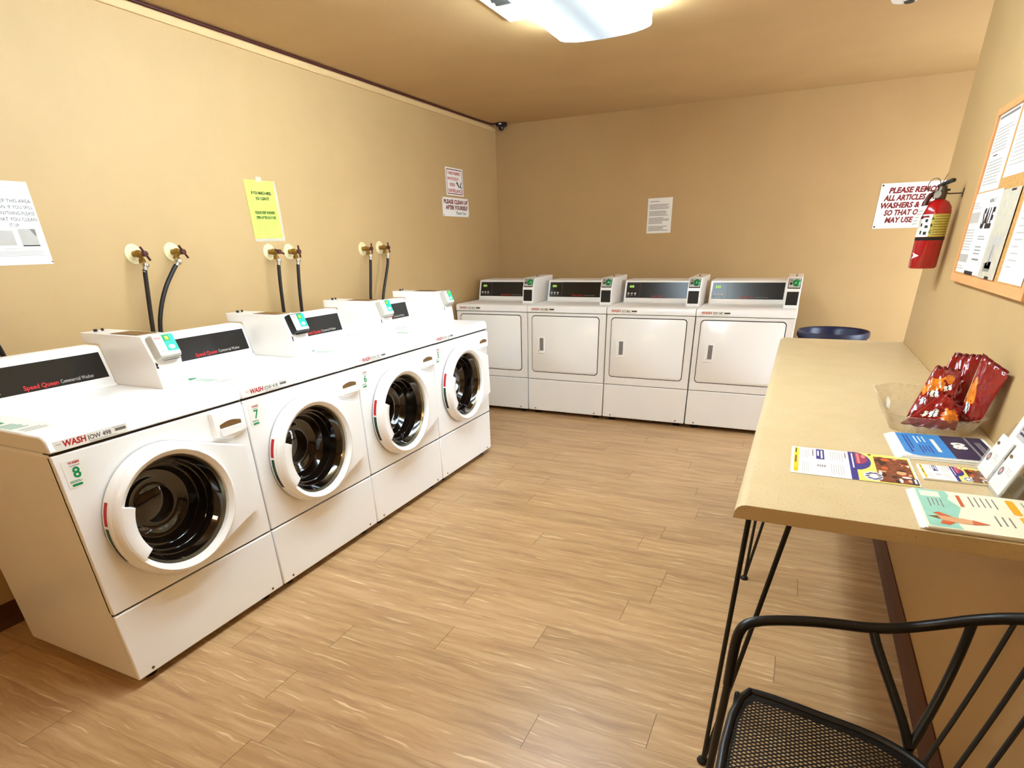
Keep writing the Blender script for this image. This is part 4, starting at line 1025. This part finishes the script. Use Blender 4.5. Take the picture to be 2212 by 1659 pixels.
# rocket
cm.poly(X, [(0.150, 0.022), (0.170, 0.030), (0.178, 0.060), (0.176, 0.085), (0.166, 0.108), (0.155, 0.088), (0.150, 0.060)], 'skin', 0.0018)
cm.poly(X, [(0.1535, 0.082), (0.1775, 0.080), (0.166, 0.110)], 'rust', 0.0020)
cm.poly(X, [(0.150, 0.030), (0.138, 0.018), (0.130, 0.030), (0.150, 0.052)], 'rust', 0.0019).poly(X, [(0.172, 0.030), (0.190, 0.024), (0.192, 0.040), (0.176, 0.052)], 'rust', 0.0019)
cm.poly(X, [(0.152, 0.024), (0.168, 0.028), (0.158, 0.006)], 'slot', 0.0019)
for v0, v1, n_, u0, u1 in ((0.098, 0.150, 5, 0.02, 0.09), (0.125, 0.160, 3, 0.115, 0.17), (0.19, 0.24, 6, 0.02, 0.10), (0.20, 0.24, 4, 0.12, 0.19)):
    cm.lines(X, u0, u1, v0, v1, n_, 'grey', 0.0017, 0.25, 0.3, n_)
cm.poly(X, rrect(0.015, 0.163, 0.095, 0.178, 0.006), 'orange', 0.0017).poly(X, rrect(0.105, 0.168, 0.195, 0.183, 0.006), 'orange', 0.0017)
cm.build('cover', t, O)

# ------------------------------------------------------------------ acrylic brochure holder
ho = Vector((3.25, -3.96, TT + 0.0003))
t = thing('brochure_holder', ho, 'clear acrylic two-pocket brochure holder against the right wall', 'holder')
hb = MB()
ya, yb = -4.135, -3.925
hb.box((3.206, ya, TT + 0.0003), (3.290, yb, TT + 0.0033), 'acrylic')
hb.prism([(3.236, TT + 0.0035), (3.239, TT + 0.0035), (3.2835, TT + 0.20), (3.2805, TT + 0.20)], 'y', ya, yb, 'acrylic')
hb.build('back_panel', t, ho)
fb = MB()
fb.prism([(3.206, TT + 0.0035), (3.209, TT + 0.0035), (3.2255, TT + 0.060), (3.2225, TT + 0.060)], 'y', ya, yb, 'acrylic')
for y in (ya, yb - 0.003):
    fb.prism([(3.210, TT + 0.0036), (3.235, TT + 0.0036), (3.262, TT + 0.12), (3.254, TT + 0.12), (3.226, TT + 0.058)], 'y', y, y + 0.003, 'acrylic')
fb.build('pocket', t, ho)
def card(y0_, w_, h_, off, label):
    base = Vector((3.2122 + off, y0_, TT + 0.0055)); vd = Vector((0.030, 0, 0.100)).normalized()
    X = frame(base, (0, -1, 0), vd)
    m = MB().box((0, 0, 0), (w_, h_, 0.004), 'paper', X)
    m.disc(X, w_ * 0.20, h_ * 0.40, 0.011, 0.010, 'navy', 0.0044).disc(X, w_ * 0.20, h_ * 0.40, 0.006, 0.005, 'pink', 0.0046)
    m.disc(X, w_ * 0.16, h_ * 0.78, 0.010, 0.004, 'slot', 0.0044)
    m.lines(X, w_ * 0.45, w_ * 0.85, h_ * 0.45, h_ * 0.6, 3, 'lgrey', 0.0044, 0.3)
    m.top('brochure_card', base, label, 'card', 'white cards in the acrylic holder', smooth=0)
card(-3.936, 0.084, 0.092, 0.0, 'white card with a round logo in the holder, pocket farther from the viewer')
card(-4.040, 0.084, 0.092, 0.0, 'white card with a round logo in the holder, pocket nearer the viewer')
base = Vector((3.222, -3.955, TT + 0.0055)); vd = Vector((0.040, 0, 0.160)).normalized()
X = frame(base, (0, -1, 0), vd)
m = MB().box((0, 0, 0), (0.150, 0.225, 0.002), 'paper', X)
m.rect(X, 0.03, 0.10, 0.12, 0.15, 'lgrey', 0.0024).lines(X, 0.04, 0.11, 0.11, 0.14, 3, 'navy', 0.0026, 0.5).lines(X, 0.03, 0.12, 0.165, 0.20, 2, 'dred', 0.0024, 0.4)
m.top('leaflet', base, 'tall white leaflet standing behind the cards in the acrylic holder', 'leaflet', smooth=0)

# ------------------------------------------------------------------ clear tray with snack bags
tc_ = Vector((3.155, -3.455, TT + 0.0003))
t = thing('plastic_tray', tc_, 'clear plastic tray holding red snack bags on the table by the wall', 'tray')
def tray_ring(hx, hy, c, z):
    q = []
    for sx, sy, sw in ((1, 1, 0), (-1, 1, 1), (-1, -1, 0), (1, -1, 1)):
        p1_, p2_ = (sx * hx, sy * (hy - c)), (sx * (hx - c), sy * hy)
        for p in ((p1_, p2_) if not sw else (p2_, p1_)): q.append(Vector((tc_.x + p[0], tc_.y + p[1], tc_.z + z)))
    return q
def dense(q, n=6, amp=0.0):
    out_ = []
    for i in range(len(q)):
        a, b = q[i], q[(i + 1) % len(q)]
        for j in range(n):
            p = a + (b - a) * j / n
            if amp:
                dcen = (p - tc_); dcen.z = 0
                p = p + dcen.normalized() * (amp * (1 if (j % 2) else -1))
            out_.append(p)
    return out_
tr = MB().loops([dense(tray_ring(0.128, 0.240, 0.055, 0.055), 6), dense(tray_ring(0.122, 0.234, 0.053, 0.0545), 6), dense(tray_ring(0.112, 0.222, 0.048, 0.030), 6, 0.002), dense(tray_ring(0.100, 0.208, 0.044, 0.002), 6, 0.001)], 'clear')
tr.add(dense(tray_ring(0.100, 0.208, 0.044, 0.002), 6), [tuple(range(48))], 'clear')
tr.build('tray_body', t, tc_)
MB().poly(frame(tc_ + Vector((-0.093, 0.02, 0.020)), (0.3, -0.95, 0), (-0.35, 0.0, 0.93)), [(0, 0), (0.020, 0.0), (0.040, 0.030), (0.028, 0.045), (0.012, 0.030)], 'paper', 0.001).build('price_sticker', t, tc_)

def snack_bag(corners, puff, label, seed, orange):
    # corners: lower-left, lower-right, upper-right, upper-left in space; a puffed, crumpled pillow
    A, B, C_, D_ = [Vector(c) for c in corners]
    n_ = ((B - A).cross(D_ - A)).normalized()
    if n_.x > 0 and n_.y > 0: n_ = -n_
    nu, nv = 34, 44; rd = random.Random(seed)
    ph = [rd.random() * 6 for _ in range(8)]
    def pt(i, j, side):
        u, v_ = i / nu, j / nv
        p = A * (1 - u) * (1 - v_) + B * u * (1 - v_) + C_ * u * v_ + D_ * (1 - u) * v_
        e = (math.sin(PI * u) ** 0.5) * (math.sin(PI * min(1, max(0, v_ * 1.12 - 0.06))) ** 0.6 if 0.06 < v_ < 0.94 else 0)
        w = 0.25 * math.sin(9 * u + ph[0]) * math.sin(7 * v_ + ph[1]) + 0.16 * math.sin(19 * u + 5 * v_ + ph[2]) + 0.10 * math.sin(31 * v_ - 11 * u + ph[3]) + 0.07 * math.sin(47 * u + 38 * v_ + ph[5])
        crimp = 0.0035 * math.sin(26 * u + ph[4]) * (1 if (v_ < 0.08 or v_ > 0.92) else 0)
        return p + n_ * (side * puff * e * (1 + w) + crimp + 0.004 * math.sin(5 * u + 3 * v_ + ph[5]))
    m = MB()
    for side in (1, -1):
        vs = [pt(i, j, side) for j in range(nv + 1) for i in range(nu + 1)]
        b = len(m.v); m.v += vs
        for j in range(nv):
            for i in range(nu):
                u, v_ = (i + 0.5) / nu, (j + 0.5) / nv
                mt = 'bagred'
                if side == 1:
                    for cu_, cv_, ru, rv, mm in orange:
                        wob = 1 + 0.35 * math.sin(23 * u + 17 * v_ + ph[6]) + 0.2 * math.sin(41 * v_ - 29 * u + ph[7])
                        if ((u - cu_) / ru) ** 2 + ((v_ - cv_) / rv) ** 2 < wob:
                            mt = mm
                            if mm == 'label' and math.sin(55 * u + 20 * v_ + ph[2]) > 0.72: mt = 'ink'
                m.f.append(tuple(b + q for q in ((j * (nu + 1) + i), (j * (nu + 1) + i + 1), ((j + 1) * (nu + 1) + i + 1), ((j + 1) * (nu + 1) + i))))
                m.m.append(m.mi(mt))
    o = m.top('snack_bag', (A + B + C_ + D_) / 4, label, 'snack bag', 'red snack bags in the tray', smooth=60, solid=1)
    return o
OR = [(0.30, 0.55, 0.22, 0.16, 'bagor'), (0.72, 0.38, 0.22, 0.13, 'bagor'), (0.55, 0.25, 0.12, 0.05, 'label')]
z0 = TT + 0.012
snack_bag([(3.075, -3.646, z0 + 0.012), (3.208, -3.658, z0 + 0.006), (3.218, -3.616, z0 + 0.066), (3.175, -3.578, z0 + 0.100)], 0.010, 'small red and orange snack bag lying at the front of the tray', 1, [(0.75, 0.45, 0.22, 0.22, 'bagor'), (0.38, 0.40, 0.12, 0.11, 'label'), (0.20, 0.36, 0.06, 0.08, 'label')])
snack_bag([(3.095, -3.580, z0 + 0.020), (3.198, -3.606, z0 + 0.045), (3.218, -3.492, z0 + 0.150), (3.155, -3.470, z0 + 0.150)], 0.014, 'middle red and orange snack bag tilted behind the front bag', 2, [(0.35, 0.55, 0.3, 0.16, 'bagor'), (0.45, 0.38, 0.16, 0.06, 'label'), (0.75, 0.52, 0.11, 0.08, 'label'), (0.22, 0.25, 0.09, 0.05, 'label'), (0.70, 0.72, 0.18, 0.10, 'bagor')])
snack_bag([(3.150, -3.480, z0 + 0.020), (3.236, -3.525, z0 + 0.050), (3.270, -3.440, z0 + 0.182), (3.204, -3.408, z0 + 0.184)], 0.013, 'dark red snack bag standing behind the middle bag', 3, [(0.35, 0.30, 0.35, 0.16, 'bagor')])
snack_bag([(3.222, -3.585, z0 + 0.014), (3.266, -3.640, z0 + 0.030), (3.284, -3.655, z0 + 0.176), (3.252, -3.495, z0 + 0.198)], 0.010, 'tall dark red snack bag leaning on the right wall', 4, [(0.2, 0.45, 0.2, 0.20, 'bagor'), (0.2, 0.22, 0.12, 0.08, 'label')])

# ------------------------------------------------------------------ wire chair
CY = -4.735
t = thing('patio_chair', (2.97, CY, 0), 'black wire mesh armchair with spindle back at the near end of the table', 'chair')
O = (2.97, CY, 0)
half = [(2.755, 0.250), (2.85, 0.243), (2.94, 0.226), (3.04, 0.208), (3.105, 0.165), (3.150, 0.100), (3.168, 0.0)]
seat_out = [(x, d_) for x, d_ in half] + [(x, -d_) for x, d_ in half[-2::-1]]
SZ = 0.452
def chaikin(P):
    Q = []
    for i in range(len(P)):
        a, b = P[i], P[(i + 1) % len(P)]
        Q += [(a[0] * 0.75 + b[0] * 0.25, a[1] * 0.75 + b[1] * 0.25), (a[0] * 0.25 + b[0] * 0.75, a[1] * 0.25 + b[1] * 0.75)]
    return Q
rim_out = seat_out
seat_out = chaikin(chaikin(seat_out))
fr = MB().tube([(x, CY + d_, SZ) for x, d_ in rim_out], 0.0095, 'blackmetal', 10, closed=True, smooth=2)
fr.tube([(2.765, CY + 0.245, SZ - 0.012), (2.765, CY - 0.245, SZ - 0.012)], 0.006, 'blackmetal', 8)
inner = [(2.955 + (x - 2.955) * 0.925, d_ * 0.895) for x, d_ in seat_out]
fr.loops([[Vector((x, CY + d_, SZ + 0.002)) for x, d_ in seat_out], [Vector((x, CY + d_, SZ + 0.0005)) for x, d_ in inner], [Vector((x, CY + d_, SZ - 0.001)) for x, d_ in inner], [Vector((x, CY + d_, SZ - 0.004)) for x, d_ in seat_out]], 'blackmetal')
seat = fr.build('seat_frame', t, O)
# expanded-metal lattice: two families of slanted strands clipped to the outline
def clip(p, d_):
    ts = []
    n_ = len(seat_out)
    for i in range(n_):
        a, b = seat_out[i], seat_out[(i + 1) % n_]
        ex_, ey_ = b[0] - a[0], b[1] - a[1]
        den = d_[0] * ey_ - d_[1] * ex_
        if abs(den) < 1e-9: continue
        tt = ((a[0] - p[0]) * ey_ - (a[1] - p[1]) * ex_) / den
        ss = ((a[0] - p[0]) * d_[1] - (a[1] - p[1]) * d_[0]) / den
        if 0 <= ss <= 1: ts.append(tt)
    ts.sort(); return (ts[0], ts[-1]) if len(ts) >= 2 else None
ms = MB()
for sgn in (1, -1):
    dx, dy = 0.0079, 0.0050 * sgn
    l_ = math.hypot(dx, dy); d_ = (dx / l_, dy / l_)
    for i in range(-70, 71):
        r_ = clip((2.96, i * 0.0100), d_)
        if not r_: continue
        a = (2.96 + d_[0] * r_[0], i * 0.0100 + d_[1] * r_[0]); b = (2.96 + d_[0] * r_[1], i * 0.0100 + d_[1] * r_[1])
        px, py = -d_[1] * 0.0012, d_[0] * 0.0012
        h = SZ + (0.0006 if sgn > 0 else -0.0002)
        vs = []
        for q in (a, b):
            for s1, s2 in ((1, 0.0009), (-1, 0.0009), (-1, -0.0009), (1, -0.0009)):
                vs.append((q[0] + px * s1, CY + q[1] + py * s1, h + s2))
        ms.add(vs, [(0, 1, 5, 4), (1, 2, 6, 5), (2, 3, 7, 6), (3, 0, 4, 7)], 'blackmetal')
ms.build('seat_mesh', t, O, smooth=0, solid=1)
hp = [(2.742, 0.254, SZ), (2.741, 0.254, 0.56), (2.745, 0.256, 0.600), (2.756, 0.264, 0.619), (2.80, 0.285, 0.627), (2.90, 0.312, 0.632), (3.00, 0.326, 0.633), (3.06, 0.342, 0.642), (3.11, 0.338, 0.668), (3.155, 0.322, 0.702), (3.205, 0.300, 0.734), (3.243, 0.245, 0.772), (3.266, 0.145, 0.808), (3.274, 0.0, 0.824)]
rail = hp + [(x, -d_, z) for x, d_, z in hp[-2::-1]]
MB().tube([(x, CY + d_, z) for x, d_, z in rail], 0.0115, 'blackmetal', 12, smooth=2).build('top_rail', t, O)
def P3(x, d_, z): return (x, CY + d_, z)
for s_ in (1, -1):
    MB().tube([P3(3.0, s_ * 0.325, 0.628), P3(3.012, s_ * 0.305, 0.60), P3(3.075, s_ * 0.225, 0.49), P3(3.090, s_ * 0.203, SZ)], 0.0095, 'blackmetal', 10, smooth=2).build('arm_post', t, O)
    MB().tube([P3(3.152, s_ * 0.322, 0.700), P3(3.148, s_ * 0.310, 0.62), P3(3.125, s_ * 0.262, 0.53), P3(3.092, s_ * 0.204, SZ)], 0.0090, 'blackmetal', 10, smooth=2).build('back_post', t, O)
    MB().tube([P3(2.742, s_ * 0.254, SZ), P3(2.736, s_ * 0.262, 0.2), P3(2.732, s_ * 0.270, 0.006)], 0.0095, 'blackmetal', 10, smooth=1).build('leg', t, O)
    MB().tube([P3(3.090, s_ * 0.203, SZ), P3(3.12, s_ * 0.222, 0.2), P3(3.150, s_ * 0.240, 0.006)], 0.0095, 'blackmetal', 10, smooth=1).build('leg', t, O)
bots = [(3.106, 0.160), (3.134, 0.122), (3.152, 0.082), (3.163, 0.042), (3.167, 0.0)]
tops = [(3.205, 0.300, 0.734), (3.238, 0.252, 0.766), (3.254, 0.198, 0.789), (3.266, 0.112, 0.811), (3.274, 0.0, 0.824)]
for i in range(5):
    for s_ in ((1, -1) if i < 4 else (1,)):
        b, tp = bots[i], tops[i]
        mid = (b[0] * 0.45 + tp[0] * 0.55 + 0.006, b[1] * 0.45 + tp[1] * 0.55 + 0.012, SZ * 0.55 + tp[2] * 0.45)
        MB().tube([P3(b[0], s_ * b[1], SZ), P3(mid[0], s_ * mid[1], mid[2]), P3(tp[0], s_ * tp[1], tp[2])], 0.0048, 'blackmetal', 8, smooth=2).build('spindle', t, O)
